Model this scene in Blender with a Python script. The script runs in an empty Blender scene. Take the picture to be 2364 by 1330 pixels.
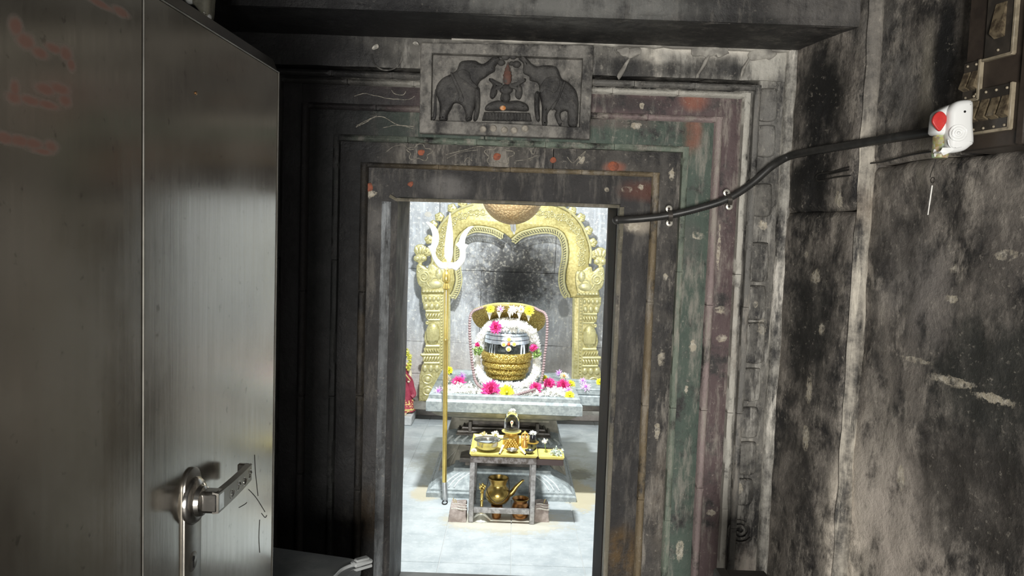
import bpy, bmesh, math, random
from mathutils import Vector, Matrix, noise as mnoise
random.seed(7)
S = bpy.context.scene
COL = S.collection
PI = math.pi

# ------------------------------------------------------------------ camera
FPX, CX, CY = 1780.0, 1182.0, 665.0
CAM = Vector((0, 0, 1.5)); PITCH = math.radians(4.0); ROLL = math.radians(2.0)
FWD = Vector((0, math.cos(PITCH), -math.sin(PITCH)))
UP0 = Vector((0, math.sin(PITCH), math.cos(PITCH))); RT0 = Vector((1, 0, 0))
UP = UP0 * math.cos(ROLL) - RT0 * math.sin(ROLL)
RT = RT0 * math.cos(ROLL) + UP0 * math.sin(ROLL)
cam = bpy.data.objects.new('camera', bpy.data.cameras.new('camera'))
COL.objects.link(cam)
m = Matrix((RT, UP, -FWD)).transposed().to_4x4(); m.translation = CAM
cam.matrix_world = m
cam.data.sensor_width = 36; cam.data.lens = FPX / 2364 * 36
cam.data.clip_start = 0.02
S.camera = cam

# ------------------------------------------------------------------ world, lights, exposure
w = bpy.data.worlds.new('world'); S.world = w; w.use_nodes = True
w.node_tree.nodes['Background'].inputs[0].default_value = (0.75, 0.85, 1.0, 1)
w.node_tree.nodes['Background'].inputs[1].default_value = 0.04
S.view_settings.view_transform = 'Standard'; S.view_settings.look = 'None'
S.view_settings.gamma = 1; S.view_settings.exposure = 0.0
S.view_settings.use_curve_mapping = False

def lamp(name, kind, loc, aim, power, size, col=(1, 1, 1), **kw):
    d = bpy.data.lights.new(name, kind); d.energy = power; d.color = col
    if kind == 'AREA':
        d.shape = 'RECTANGLE'; d.size = size[0]; d.size_y = size[1]
    else:
        d.shadow_soft_size = size
    for k, v in kw.items(): setattr(d, k, v)
    o = bpy.data.objects.new(name, d); COL.objects.link(o); o.location = loc
    o.rotation_euler = (Vector(aim) - Vector(loc)).to_track_quat('-Z', 'Y').to_euler()
    return o
# LED floodlight over the inner side of the doorway; the weak overhead light is an added fill
lamp('shrine_floodlight', 'AREA', (-0.2, 3.56, 2.42), (0.0, 4.9, 0.6), 100, (0.16, 0.10), (0.95, 0.99, 1.0))
lamp('shrine_fill_light', 'AREA', (0.1, 4.7, 2.75), (0.1, 4.8, 0.0), 4, (0.9, 0.9), (0.93, 0.98, 1.0))
# daylight from the hall entrance behind and to the left
lamp('hall_daylight', 'AREA', (-0.32, -2.3, 0.95), (0.35, 2.8, 0.95), 235, (0.9, 1.2), (1.0, 0.97, 0.92))

# ------------------------------------------------------------------ projection helpers (pixel -> point on a real plane)
def ray(px, py):
    return (FWD + RT * ((px - CX) / FPX) - UP * ((py - CY) / FPX))
def at(px, py, Y):
    d = ray(px, py); return CAM + d * ((Y - CAM.y) / d.y)
def onz(px, py, z):
    d = ray(px, py); return CAM + d * ((z - CAM.z) / d.z)
def onx(px, py, x):
    d = ray(px, py); return CAM + d * ((x - CAM.x) / d.x)

# ------------------------------------------------------------------ object helpers
ORG = {}
def tag(o, label=None, cat=None, group=None, kind=None):
    if label: o['label'] = label
    if cat: o['category'] = cat
    if group: o['group'] = group
    if kind: o['kind'] = kind
    return o
def thing(name, label, cat, loc=(0, 0, 0), group=None, kind=None):
    o = bpy.data.objects.new(name, None); COL.objects.link(o); o.location = loc
    o.empty_display_size = 0.05
    ORG[o.name] = Vector(loc)
    return tag(o, label, cat, group, kind)
def root_org(o):
    while o.parent: o = o.parent
    return ORG.get(o.name, Vector((0, 0, 0)))

def link(name, me, mat, parent=None, smooth=True, angle=None):
    o = bpy.data.objects.new(name, me); COL.objects.link(o)
    if mat and not me.materials: me.materials.append(mat)
    if parent:
        o.parent = parent
        me.transform(Matrix.Translation(-root_org(parent)))
    if smooth:
        me.shade_smooth()
        if angle is not None:
            me.set_sharp_from_angle(angle=math.radians(angle))
    return o

class MB:
    def __init__(s): s.v = []; s.f = []
    def add(s, vs, fs):
        n = len(s.v); s.v += [tuple(v) for v in vs]; s.f += [tuple(i + n for i in f) for f in fs]; return s
    def box(s, a, b, M=None):
        (x0, y0, z0), (x1, y1, z1) = a, b
        vs = [Vector(p) for p in ((x0,y0,z0),(x1,y0,z0),(x1,y1,z0),(x0,y1,z0),(x0,y0,z1),(x1,y0,z1),(x1,y1,z1),(x0,y1,z1))]
        if M: vs = [M @ v for v in vs]
        return s.add(vs, [(0,3,2,1),(4,5,6,7),(0,1,5,4),(1,2,6,5),(2,3,7,6),(3,0,4,7)])
    def bbox(s, a, b, r=0.004, M=None):
        """box with chamfered vertical and top/bottom edges"""
        bm = bmesh.new(); bmesh.ops.create_cube(bm, size=1)
        for v in bm.verts:
            v.co = Vector([a[i] + (v.co[i] + .5) * (b[i] - a[i]) for i in range(3)])
        bmesh.ops.bevel(bm, geom=bm.edges[:], offset=r, segments=1, affect='EDGES')
        return s.bm(bm, M)
    def bm(s, bm, M=None):
        bm.verts.index_update()
        vs = [(M @ v.co) if M else v.co.copy() for v in bm.verts]
        fs = [[v.index for v in f.verts] for f in bm.faces]
        bm.free(); return s.add(vs, fs)
    def lathe(s, prof, c=(0, 0, 0), n=28, mod=None, M=None, caps=True, sx=1, sy=1):
        vs = []; k = len(prof); c = Vector(c)
        for r, z in prof:
            for i in range(n):
                a = 2 * PI * i / n; rr = r * (mod(a, z) if mod else 1)
                p = Vector((rr * math.cos(a) * sx, rr * math.sin(a) * sy, z))
                vs.append((M @ p if M else p) + c)
        fs = [(j*n+i, j*n+(i+1) % n, (j+1)*n+(i+1) % n, (j+1)*n+i) for j in range(k-1) for i in range(n)]
        if caps:
            fs.append(tuple(range(n-1, -1, -1))); fs.append(tuple((k-1)*n+i for i in range(n)))
        return s.add(vs, fs)
    def square(s, prof, c, ky=1.0, front=None):
        """square 'lathe': list of (half width, z)"""
        vs = []; 
        for h, z in prof:
            for sx, sy in ((-1,-1),(1,-1),(1,1),(-1,1)):
                vs.append((c[0]+sx*h, c[1]+sy*h*ky, z))
        k = len(prof)
        fs = [(j*4+i, j*4+(i+1)%4, (j+1)*4+(i+1)%4, (j+1)*4+i) for j in range(k-1) for i in range(4)]
        fs += [(3,2,1,0), tuple((k-1)*4+i for i in range(4))]
        return s.add(vs, fs)
    def tube(s, pts, r, n=8, closed=False, flat=1.0):
        pts = [Vector(p) for p in pts]; k = len(pts); vs = []
        prev = None
        for i, p in enumerate(pts):
            a = pts[(i-1) % k] if (closed or i > 0) else p; b = pts[(i+1) % k] if (closed or i < k-1) else p
            t = (b - a); t = t.normalized() if t.length > 1e-9 else Vector((0, 0, 1))
            if prev is None:
                ref = Vector((0, -1, 0)) if abs(t.y) < .9 else Vector((1, 0, 0))
            else: ref = prev
            u = (ref - t * ref.dot(t)); u = u.normalized() if u.length > 1e-6 else t.orthogonal().normalized()
            prev = u; v = t.cross(u)
            rr = r(i / max(1, k-1)) if callable(r) else r
            for q in range(n):
                an = 2*PI*q/n; vs.append(p + u*(rr*flat*math.cos(an)) + v*(rr*math.sin(an)))
        m = k if closed else k-1
        fs = [(j*n+q, j*n+(q+1)%n, ((j+1)%k)*n+(q+1)%n, ((j+1)%k)*n+q) for j in range(m) for q in range(n)]
        if not closed: fs += [tuple(range(n-1,-1,-1)), tuple((k-1)*n+q for q in range(n))]
        return s.add(vs, fs)
    def ball(s, c, r, u=10, v=7, M=None):
        r = (r, r, r) if not hasattr(r, '__len__') else r; c = Vector(c)
        vs = []; 
        def P(x, y, z):
            p = Vector((x*r[0], y*r[1], z*r[2])); return (M @ p if M else p) + c
        vs.append(P(0,0,-1))
        for j in range(1, v):
            ph = -PI/2 + PI*j/v
            for i in range(u):
                a = 2*PI*i/u; vs.append(P(math.cos(ph)*math.cos(a), math.cos(ph)*math.sin(a), math.sin(ph)))
        vs.append(P(0,0,1)); L = len(vs)-1
        fs = [(0, 1+(i+1)%u, 1+i) for i in range(u)]
        fs += [(1+j*u+i, 1+j*u+(i+1)%u, 1+(j+1)*u+(i+1)%u, 1+(j+1)*u+i) for j in range(v-2) for i in range(u)]
        fs += [(L, 1+(v-2)*u+i, 1+(v-2)*u+(i+1)%u) for i in range(u)]
        return s.add(vs, fs)
    def mesh(s, name):
        me = bpy.data.meshes.new(name); me.from_pydata(s.v, [], s.f); me.update(); return me
    def build(s, name, mat, parent=None, smooth=True, angle=40):
        return link(name, s.mesh(name), mat, parent, smooth, angle)

def cat(pts, n=6, closed=False):
    """Catmull-Rom through points"""
    pts = [Vector(p) for p in pts]; k = len(pts); out = []
    for i in range(k if closed else k-1):
        g = lambda j: pts[j % k] if closed else pts[max(0, min(k-1, j))]
        p0, p1, p2, p3 = g(i-1), g(i), g(i+1), g(i+2)
        for q in range(n):
            t = q/n
            out.append(.5*((2*p1)+(p2-p0)*t+(2*p0-5*p1+4*p2-p3)*t*t+(3*p1-p0-3*p2+p3)*t**3))
    if not closed: out.append(pts[-1])
    return out

def plate_mesh(polys, Yc, half, bev=0.004, res=1):
    """filled outline in the XZ plane -> bevelled solid, centred at Yc. polys: list of lists of (x, z)"""
    cu = bpy.data.curves.new('tmp', 'CURVE'); cu.dimensions = '2D'; cu.fill_mode = 'BOTH'
    cu.bevel_depth = bev; cu.bevel_resolution = res; cu.offset = -bev; cu.extrude = max(0, half - bev)
    for poly in polys:
        sp = cu.splines.new('POLY'); sp.points.add(len(poly)-1)
        for p, c in zip(sp.points, poly): p.co = (c[0], c[1], 0, 1)
        sp.use_cyclic_u = True
    o = bpy.data.objects.new('tmp', cu); me = bpy.data.meshes.new_from_object(o)
    bpy.data.objects.remove(o); bpy.data.curves.remove(cu)
    bm = bmesh.new(); bm.from_mesh(me); bmesh.ops.remove_doubles(bm, verts=bm.verts, dist=1e-5)
    for v in bm.verts: v.co = Vector((v.co.x, Yc - v.co.z, v.co.y))
    bm.to_mesh(me); bm.free(); me.materials.clear(); return me
def plate(name, pts, Y, half, bev, mat, parent, smooth_n=0, holes=(), angle=50):
    """pts are photo pixels seen on the plane Y"""
    def conv(ps):
        q = [at(x, y, Y) for x, y in ps]
        if smooth_n: q = cat(q, smooth_n, True)
        return [(p.x, p.z) for p in q]
    return link(name, plate_mesh([conv(pts)] + [conv(h) for h in holes], Y, half, bev), mat, parent, True, angle)

def rough_panel(x0, x1, z0, z1, yf, yb, res=0.03, amp=0.003, sc=9, seed=0.0, bev=0.004):
    """a stone slab: front face a displaced grid, sides going back to yb"""
    nx = max(2, int((x1-x0)/res)+1); nz = max(2, int((z1-z0)/res)+1)
    b = MB(); vs = []
    for j in range(nz+1):
        for i in range(nx+1):
            x = x0+(x1-x0)*i/nx; z = z0+(z1-z0)*j/nz
            p = Vector((x*sc+seed, z*sc*.6, seed*3.1))
            d = mnoise.noise(p) + .5*mnoise.noise(p*2.7)
            edge = bev if (i in (0, nx) or j in (0, nz)) else 0
            dx = mnoise.noise(Vector((z*sc*.8, seed, x))) * amp * .8 if i in (0, nx) else 0
            dz = mnoise.noise(Vector((x*sc*.8, seed+5, z))) * amp * .8 if j in (0, nz) else 0
            vs.append((x+dx, yf+edge-d*amp, z+dz))
    W = nx+1
    fs = [(j*W+i, j*W+i+1, (j+1)*W+i+1, (j+1)*W+i) for j in range(nz) for i in range(nx)]
    rim = [i for i in range(W)] + [j*W+nx for j in range(1, nz+1)] + [nz*W+i for i in range(nx-1, -1, -1)] + [j*W for j in range(nz-1, 0, -1)]
    n0 = len(vs); vs += [(vs[r][0], yb, vs[r][2]) for r in rim]; k = len(rim)
    fs += [(rim[(q+1) % k], rim[q], n0+q, n0+(q+1) % k) for q in range(k)]
    b.add(vs, fs); return b

# ------------------------------------------------------------------ materials
class N:
    def __init__(s, name):
        s.m = bpy.data.materials.new(name); s.m.use_nodes = True; s.t = s.m.node_tree
        s.bs = s.t.nodes['Principled BSDF']; s.tc = s.t.nodes.new('ShaderNodeTexCoord')
        s.co = s.tc.outputs['Object']
    def n(s, t, **k):
        x = s.t.nodes.new(t)
        for a, b in k.items(): setattr(x, a, b)
        return x
    def set(s, sock, v):
        if hasattr(v, 'node'): s.t.links.new(v, sock)
        elif v is not None:
            sock.default_value = (*v, 1) if (hasattr(v, '__len__') and len(v) == 3 and sock.type == 'RGBA') else v
    def map(s, scale, loc=(0, 0, 0)):
        x = s.n('ShaderNodeMapping'); s.set(x.inputs[0], s.co); x.inputs['Scale'].default_value = scale
        x.inputs['Location'].default_value = loc; return x.outputs[0]
    def noise(s, scale, detail=6, rough=.6, vec=None, dist=0):
        x = s.n('ShaderNodeTexNoise'); s.set(x.inputs['Vector'], vec or s.co)
        x.inputs['Scale'].default_value = scale; x.inputs['Detail'].default_value = detail
        x.inputs['Roughness'].default_value = rough; x.inputs['Distortion'].default_value = dist
        return x.outputs[0]
    def vor(s, scale, vec=None, feature='F1'):
        x = s.n('ShaderNodeTexVoronoi', feature=feature); s.set(x.inputs['Vector'], vec or s.co)
        x.inputs['Scale'].default_value = scale; return x.outputs[0]
    def math(s, op, a, b=0.0, clamp=False):
        x = s.n('ShaderNodeMath', operation=op, use_clamp=clamp); s.set(x.inputs[0], a); s.set(x.inputs[1], b); return x.outputs[0]
    def rng(s, v, a, b, c=0.0, d=1.0, smooth=True):
        x = s.n('ShaderNodeMapRange', interpolation_type='SMOOTHSTEP' if smooth else 'LINEAR')
        s.set(x.inputs[0], v)
        for i, q in enumerate((a, b, c, d)): x.inputs[1+i].default_value = q
        return x.outputs[0]
    def mix(s, f, a, b):
        x = s.n('ShaderNodeMix', data_type='RGBA'); s.set(x.inputs[0], f); s.set(x.inputs[6], a); s.set(x.inputs[7], b); return x.outputs[2]
    def xyz(s):
        x = s.n('ShaderNodeSeparateXYZ'); s.set(x.inputs[0], s.co); return x.outputs
    def blob(s, c, r, wob=None, a=1.0, b=0.35):
        """1 inside an ellipsoid, fading out; wob = a noise added to the distance"""
        x = s.n('ShaderNodeVectorMath', operation='SUBTRACT'); s.set(x.inputs[0], s.co); x.inputs[1].default_value = c
        y = s.n('ShaderNodeVectorMath', operation='DIVIDE'); s.set(y.inputs[0], x.outputs[0]); y.inputs[1].default_value = r
        z = s.n('ShaderNodeVectorMath', operation='LENGTH'); s.set(z.inputs[0], y.outputs[0]); d = z.outputs['Value']
        if wob is not None: d = s.math('ADD', d, wob)
        return s.rng(d, a, b)
    def bump(s, h, strength=.4, dist=.01, prev=None):
        x = s.n('ShaderNodeBump'); s.set(x.inputs['Height'], h); x.inputs['Strength'].default_value = strength
        x.inputs['Distance'].default_value = dist
        if prev: s.set(x.inputs['Normal'], prev)
        return x.outputs[0]
    def out(s, col=None, rough=None, metal=None, normal=None, **kw):
        if col is not None: s.set(s.bs.inputs['Base Color'], col)
        if rough is not None: s.set(s.bs.inputs['Roughness'], rough)
        if metal is not None: s.set(s.bs.inputs['Metallic'], metal)
        if normal is not None: s.set(s.bs.inputs['Normal'], normal)
        for k, v in kw.items(): s.set(s.bs.inputs[k.replace('_', ' ')], v)
        return s.m

def simple(name, c, rough=.5, metal=0.0, c2=None, sc=20, bump=0.0, bsc=60, **kw):
    g = N(name); col = c
    if c2: col = g.mix(g.rng(g.noise(sc, 5), .38, .64), c, c2)
    nm = g.bump(g.noise(bsc, 5), bump, .004) if bump else None
    return g.out(col, rough, metal, nm, **kw)

SOOT_SHADE = (.0048, .0048, .0056)
def sooty(name, paint=None, pamt=.75, dust=.5, grey=(.115, .108, .098), light=(.36, .33, .285), blobs=(), left_soot_shade=True, seed=0.0, streak=2.2, wob_amp=.9, chips=()):
    g = N(name)
    v = g.map((1, 1, 1), (seed, seed*.7, seed*1.3))
    st = g.map((11, 11, streak), (seed, 0, 0))
    n1 = g.noise(2.6, 7, .65, v); n2 = g.noise(1.0, 8, .68, st); n3 = g.noise(72, 5, .7, v); n4 = g.noise(7, 8, .7, v)
    n5 = g.noise(1.7, 8, .75, st); n6 = g.noise(21, 7, .72, v)
    m = g.math('ADD', g.math('ADD', g.math('MULTIPLY', n2, .44), g.math('MULTIPLY', n4, .40)), g.math('MULTIPLY', n6, .16))
    col = g.mix(g.rng(m, .41, .60), (.020, .019, .019), grey)
    if paint:
        col = g.mix(g.math('MULTIPLY', g.rng(n4, .34, .5), pamt), col, paint)
    col = g.mix(g.math('MULTIPLY', g.rng(g.math('ADD', n5, g.math('MULTIPLY', n1, .35)), .66, .84), dust), col, light)
    wob = g.math('MULTIPLY', g.math('SUBTRACT', n4, .5), wob_amp)
    for c, r, amt, colr in blobs:
        f = g.math('MULTIPLY', g.blob(c, r, wob), amt)
        f = g.math('MULTIPLY', f, g.rng(m, .40, .54, .12, 1.0) if max(colr) > .05 else g.rng(m, .66, .52, .55, 1.0))
        col = g.mix(f, col, colr)
    fl = g.math('MULTIPLY', g.rng(n3, .57, .66), g.rng(n6, .46, .58))
    col = g.mix(g.math('MULTIPLY', fl, min(.75, dust*1.1)), col, g.mix(.45, col, (.52, .475, .40)))
    if chips:
        wc = g.math('ADD', g.math('MULTIPLY', g.math('SUBTRACT', n6, .5), 2.6), g.math('MULTIPLY', g.math('SUBTRACT', n3, .5), 1.6))
        cf = 0.0
        for c, r in chips: cf = g.math('MAXIMUM', cf, g.blob(c, r, wc, 1.0, .75))
        col = g.mix(g.math('MULTIPLY', g.math('MULTIPLY', cf, g.rng(n6, .36, .56)), .75), col, g.mix(g.rng(n3, .4, .6), (.50, .445, .34), (.66, .61, .51)))
    if left_soot_shade:
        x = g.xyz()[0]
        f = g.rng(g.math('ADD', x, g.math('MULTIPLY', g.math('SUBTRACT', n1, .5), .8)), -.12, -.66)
        col = g.mix(g.math('MULTIPLY', f, .97), col, SOOT_SHADE)  # soot and the open door's shade, both mixed into the left colour
    h = g.math('ADD', g.math('MULTIPLY', n4, .8), g.math('MULTIPLY', n3, .35))
    h = g.math('ADD', g.math('ADD', h, g.math('MULTIPLY', n2, .5)), g.math('MULTIPLY', n6, .6))
    nm = g.bump(h, .75, .012)
    rough = g.rng(n4, .3, .7, .5, .8)
    return g.out(col, rough, 0.0, nm)

# key world positions
YW = 2.95
def CH(*l): return [(W(x, y), (w_*.46*2.9/FPX, .4, h_*.46*2.9/FPX)) for x, y, w_, h_ in l]
def W(px, py, Y=2.9): return tuple(at(px, py, Y))

topdust = [(W(1640, 112), (.46, .3, .055), .95, (.74, .70, .62)), (W(1500, 150), (.06, .3, .09), .85, (.66, .62, .54)), (W(1760, 150), (.12, .3, .10), .8, (.58, .56, .50)), (W(1150, 95), (.5, .3, .035), .5, (.2, .19, .17)), (W(1560, 165), (.12, .3, .045), .85, (.016, .016, .016)), (W(1690, 170), (.06, .3, .04), .8, (.02, .02, .02)),
           (W(1260, 170), (.30, .3, .14), .25, (.16, .155, .145)), (W(1440, 165), (.08, .3, .06), .9, (.014, .014, .014)), (W(700, 120), (.42, .4, .10), .9, (.006, .006, .007))]
mJAMB = sooty('sooty_jamb_stone', None, dust=.22, grey=(.045, .043, .043), blobs=[(W(1440, 1290), (.10, .3, .16), .8, (.13, .075, .02)),
        (W(845, 1200), (.09, .3, .14), .6, (.075, .045, .015)), (W(1480, 520), (.09, .3, .05), .8, (.42, .37, .3)), (W(1490, 440), (.14, .3, .06), .7, (.13, .05, .035)),
        (W(1030, 430), (.12, .3, .06), .55, (.22, .21, .2)), (W(870, 520), (.08, .3, .12), .5, (.2, .19, .175))], left_soot_shade=False, seed=1.0, chips=CH((845, 445, 46, 26), (1466, 524, 46, 26), (1404, 436, 12, 12), (1452, 436, 30, 14), (1485, 430, 18, 16), (1445, 400, 26, 10)))
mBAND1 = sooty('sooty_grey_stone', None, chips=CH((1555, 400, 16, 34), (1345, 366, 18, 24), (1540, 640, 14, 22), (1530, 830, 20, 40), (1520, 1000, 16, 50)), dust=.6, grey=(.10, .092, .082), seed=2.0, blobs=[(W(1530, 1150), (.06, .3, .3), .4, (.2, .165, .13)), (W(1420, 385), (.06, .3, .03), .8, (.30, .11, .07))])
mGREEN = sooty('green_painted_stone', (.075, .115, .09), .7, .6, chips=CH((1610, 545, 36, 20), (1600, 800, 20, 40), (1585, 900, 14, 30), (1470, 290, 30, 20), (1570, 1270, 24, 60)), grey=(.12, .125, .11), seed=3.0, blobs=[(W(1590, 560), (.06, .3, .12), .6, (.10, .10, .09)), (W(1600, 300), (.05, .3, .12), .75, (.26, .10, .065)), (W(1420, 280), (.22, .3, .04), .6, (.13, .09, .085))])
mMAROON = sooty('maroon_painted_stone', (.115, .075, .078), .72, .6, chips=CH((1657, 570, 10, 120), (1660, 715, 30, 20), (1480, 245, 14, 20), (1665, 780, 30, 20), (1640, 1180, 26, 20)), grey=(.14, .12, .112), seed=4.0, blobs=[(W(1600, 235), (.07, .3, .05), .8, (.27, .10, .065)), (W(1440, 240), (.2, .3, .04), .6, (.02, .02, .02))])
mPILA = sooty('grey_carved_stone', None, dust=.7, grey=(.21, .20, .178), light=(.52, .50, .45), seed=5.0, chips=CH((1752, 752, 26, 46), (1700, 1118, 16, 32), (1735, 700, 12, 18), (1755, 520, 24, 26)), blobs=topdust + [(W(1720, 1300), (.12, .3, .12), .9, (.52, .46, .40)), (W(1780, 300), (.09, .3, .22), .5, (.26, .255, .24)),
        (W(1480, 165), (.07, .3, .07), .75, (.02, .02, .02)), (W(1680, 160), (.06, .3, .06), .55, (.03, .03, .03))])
mEDGE = sooty('pale_plaster_edge', None, dust=.9, grey=(.48, .46, .41), light=(.80, .76, .68), seed=6.0, left_soot_shade=False)
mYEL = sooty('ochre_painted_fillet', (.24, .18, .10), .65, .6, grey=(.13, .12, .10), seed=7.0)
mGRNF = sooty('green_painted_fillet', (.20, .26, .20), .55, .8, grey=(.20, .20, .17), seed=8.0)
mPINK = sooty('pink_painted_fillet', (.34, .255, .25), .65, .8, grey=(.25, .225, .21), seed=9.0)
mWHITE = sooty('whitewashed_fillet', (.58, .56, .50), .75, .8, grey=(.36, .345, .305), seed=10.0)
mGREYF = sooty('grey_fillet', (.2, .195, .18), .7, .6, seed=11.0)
mRELIEF = sooty('grey_relief_stone', None, dust=.5, grey=(.26, .247, .222), light=(.26, .25, .225), seed=12.0, left_soot_shade=False, streak=6, blobs=[(W(1150, 310), (.4, .3, .03), .6, (.19, .165, .145)), (W(1240, 120), (.4, .3, .02), .6, (.06, .06, .055))])
mRELIEF2 = sooty('dark_relief_figures', None, dust=.2, grey=(.078, .075, .07), light=(.17, .165, .155), seed=13.0, left_soot_shade=False, streak=8)
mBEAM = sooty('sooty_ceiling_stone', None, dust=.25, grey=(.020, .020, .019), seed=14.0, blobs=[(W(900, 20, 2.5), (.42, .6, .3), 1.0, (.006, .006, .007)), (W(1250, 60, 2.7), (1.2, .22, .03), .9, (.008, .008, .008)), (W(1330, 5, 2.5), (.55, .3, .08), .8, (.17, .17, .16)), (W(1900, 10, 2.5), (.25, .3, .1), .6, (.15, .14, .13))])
mDARK = sooty('black_soot_wall', None, dust=.1, grey=(.02, .02, .02), seed=15.0, left_soot_shade=False)

# ------------------------------------------------------------------ STRUCTURE: doorway wall
XC = -0.022
OX0, OX1 = at(935, 520, 3.3).x, at(1405, 520, 3.3).x
OZ = at(1170, 463, YW).z
wf = thing('wall_front', 'soot-blackened stone wall with nested painted door mouldings around the shrine opening', 'wall', kind='structure')
r_at = lambda px, Y=2.9: at(px, 700, Y).x
# outer X of each frame on the right and top Z
frames = []   # (name, inner X, outer X, inner Z, outer Z, yf, material)
xr = [OX1, r_at(1497), r_at(1512), r_at(1560), r_at(1573), r_at(1628), r_at(1643), r_at(1686), r_at(1699), r_at(1706), r_at(1719)]
zt = [OZ, at(1300, 401, 2.93).z, at(1300, 391, 2.93).z, at(1528, 349, 2.9).z, at(1528, 336, 2.9).z, at(1528, 279, 2.9).z, at(1528, 267, 2.9).z, at(1603, 226, 2.9).z, at(1603, 215, 2.9).z, at(1565, 209, 2.9).z, at(1565, 197, 2.9).z]
yf = [2.95, 2.918, 2.93, 2.895, 2.905, 2.872, 2.885, 2.85, 2.862, 2.838]
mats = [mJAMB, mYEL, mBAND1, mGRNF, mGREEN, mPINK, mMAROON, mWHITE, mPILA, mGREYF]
left = lambda x: 2*XC - x
YB = 3.3
for k in range(10):
    xi, xo, zi, zo = xr[k], xr[k+1], zt[k], zt[k+1]
    thin = k % 2 == 1
    nm = 'fillet_strip' if thin else ('jamb_stone' if k == 0 else 'frame_stone')
    b = 0.006 if thin else 0.004
    def put(x0, x1, z0, z1, seed):
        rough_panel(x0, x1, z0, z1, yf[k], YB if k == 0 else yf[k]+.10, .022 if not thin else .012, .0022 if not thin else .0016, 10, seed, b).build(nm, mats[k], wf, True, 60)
    if thin:    # broken into lengths like the chipped fillets of the photograph
        cuts = [0.0, .42 + .07*(k % 3), .86, 1.2 + .06*(k % 4), zo]
        for c0, c1 in zip(cuts, cuts[1:]):
            put(xi, xo, c0+.0008, c1-.0008, k+c0); put(left(xo), left(xi), c0+.0008, c1-.0008, k+20+c0)
        L0, L1 = left(xi), xi; q = 4 + k // 2
        for i in range(q):
            a0 = L0+(L1-L0)*i/q; a1 = L0+(L1-L0)*(i+1)/q
            put(a0+.0008, a1-.0008, zi, zo, k+40+i)
    else:
        put(xi, xo, 0, zo, k); put(left(xo), left(xi), 0, zo, k+20)
        mid = XC + (.16 if k % 4 else -.1)
        if k == 0: put(left(xi), xi, zi, zo, 44)
        else:
            put(left(xi), mid-.0015, zi, zo, k+40); put(mid+.0015, xi, zi, zo, k+41)
# outermost carved pilaster band and its pale edge, plus the frieze over the door
XP = r_at(1783, 2.86); XE = r_at(1815, 2.84)
ZF = at(1600, 90, 2.86).z
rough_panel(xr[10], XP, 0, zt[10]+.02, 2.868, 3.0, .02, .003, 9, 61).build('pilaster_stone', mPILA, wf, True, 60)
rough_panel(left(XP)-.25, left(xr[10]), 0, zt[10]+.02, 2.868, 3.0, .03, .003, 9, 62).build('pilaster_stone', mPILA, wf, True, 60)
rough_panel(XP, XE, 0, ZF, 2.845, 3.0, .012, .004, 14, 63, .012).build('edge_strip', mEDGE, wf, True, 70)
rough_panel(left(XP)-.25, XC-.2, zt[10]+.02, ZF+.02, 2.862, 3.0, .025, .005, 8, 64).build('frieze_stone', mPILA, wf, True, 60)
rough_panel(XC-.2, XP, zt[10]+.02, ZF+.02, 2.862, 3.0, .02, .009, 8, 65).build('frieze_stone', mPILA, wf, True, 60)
# wall mass behind the mouldings and inside the reveal, lintel core
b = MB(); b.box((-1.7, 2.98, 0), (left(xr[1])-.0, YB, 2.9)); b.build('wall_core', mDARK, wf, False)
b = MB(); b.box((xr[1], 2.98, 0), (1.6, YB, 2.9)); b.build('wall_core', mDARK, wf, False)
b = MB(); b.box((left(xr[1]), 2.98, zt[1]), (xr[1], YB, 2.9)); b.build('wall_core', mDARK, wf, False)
# dripping plaster lobes on the frieze
mPLAS = simple('grimy_plaster', (.20, .19, .17), .8, c2=(.46, .44, .39), sc=12, bump=.6, bsc=30)
for px, py, w_, h_, a in ((1440, 160, 12, 60, .5), (1625, 150, 9, 66, .45), (1722, 150, 8, 66, .35), (1450, 120, 60, 26, 0), (1640, 118, 90, 26, 0), (1760, 125, 60, 28, 0), (1880, 100, 26, 40, .3), (962, 100, 12, 14, 0), (868, 108, 8, 12, 0)):
    c = at(px, py, 2.852); s = 2.852/FPX
    M = Matrix.Rotation(a, 3, 'Y')
    b = MB(); b.ball(c, (w_*s*.5, .010, h_*s*.5), 22, 14, M)
    for i, v in enumerate(b.v):
        q = Vector(v); b.v[i] = tuple(q + Vector((1, .3, 1)) * .016 * mnoise.noise(q*34))
    b.build('plaster_lump', mPLAS if px > 1000 else mEDGE, wf)
# carved scale blocks climbing the outer pilaster
for i, (cx, y0, y1) in enumerate(((1772, 205, 280), (1768, 290, 362), (1760, 425, 500), (1752, 560, 650), (1746, 660, 738), (1743, 745, 838), (1734, 850, 925), (1729, 940, 1010), (1724, 1020, 1095), (1716, 1105, 1165))):
    dx = 21
    pts = [(cx-dx, y0+8), (cx-dx+8, y0), (cx+dx-6, y0), (cx+dx, y0+10), (cx+dx-1, y1-14), (cx+dx-10, y1), (cx-dx+6, y1), (cx-dx-2, y1-10)]
    plate('carved_scale', pts, 2.864, .014, .009, mPILA, wf, 3)
sp = []
for i in range(40):
    t = i/39*2.4*2*PI; r = 31*(1-i/39*.86)
    sp.append(at(1708 + r*math.cos(t+.6), 1226 + r*.95*math.sin(t+.6), 2.858))
MB().tube(sp, .006, 6).build('spiral_scroll', mPILA, wf)
for px, py, r0 in ((893, 130, 34), (1775, 468, 16)):
    sp = [at(px + r0*math.cos(t*.1), py + r0*.95*math.sin(t*.1), 2.857) for t in range(-3, 50 if r0 < 20 else 34)]
    MB().tube(sp, .003, 6).build('spiral_scroll', mPILA, wf)
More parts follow.
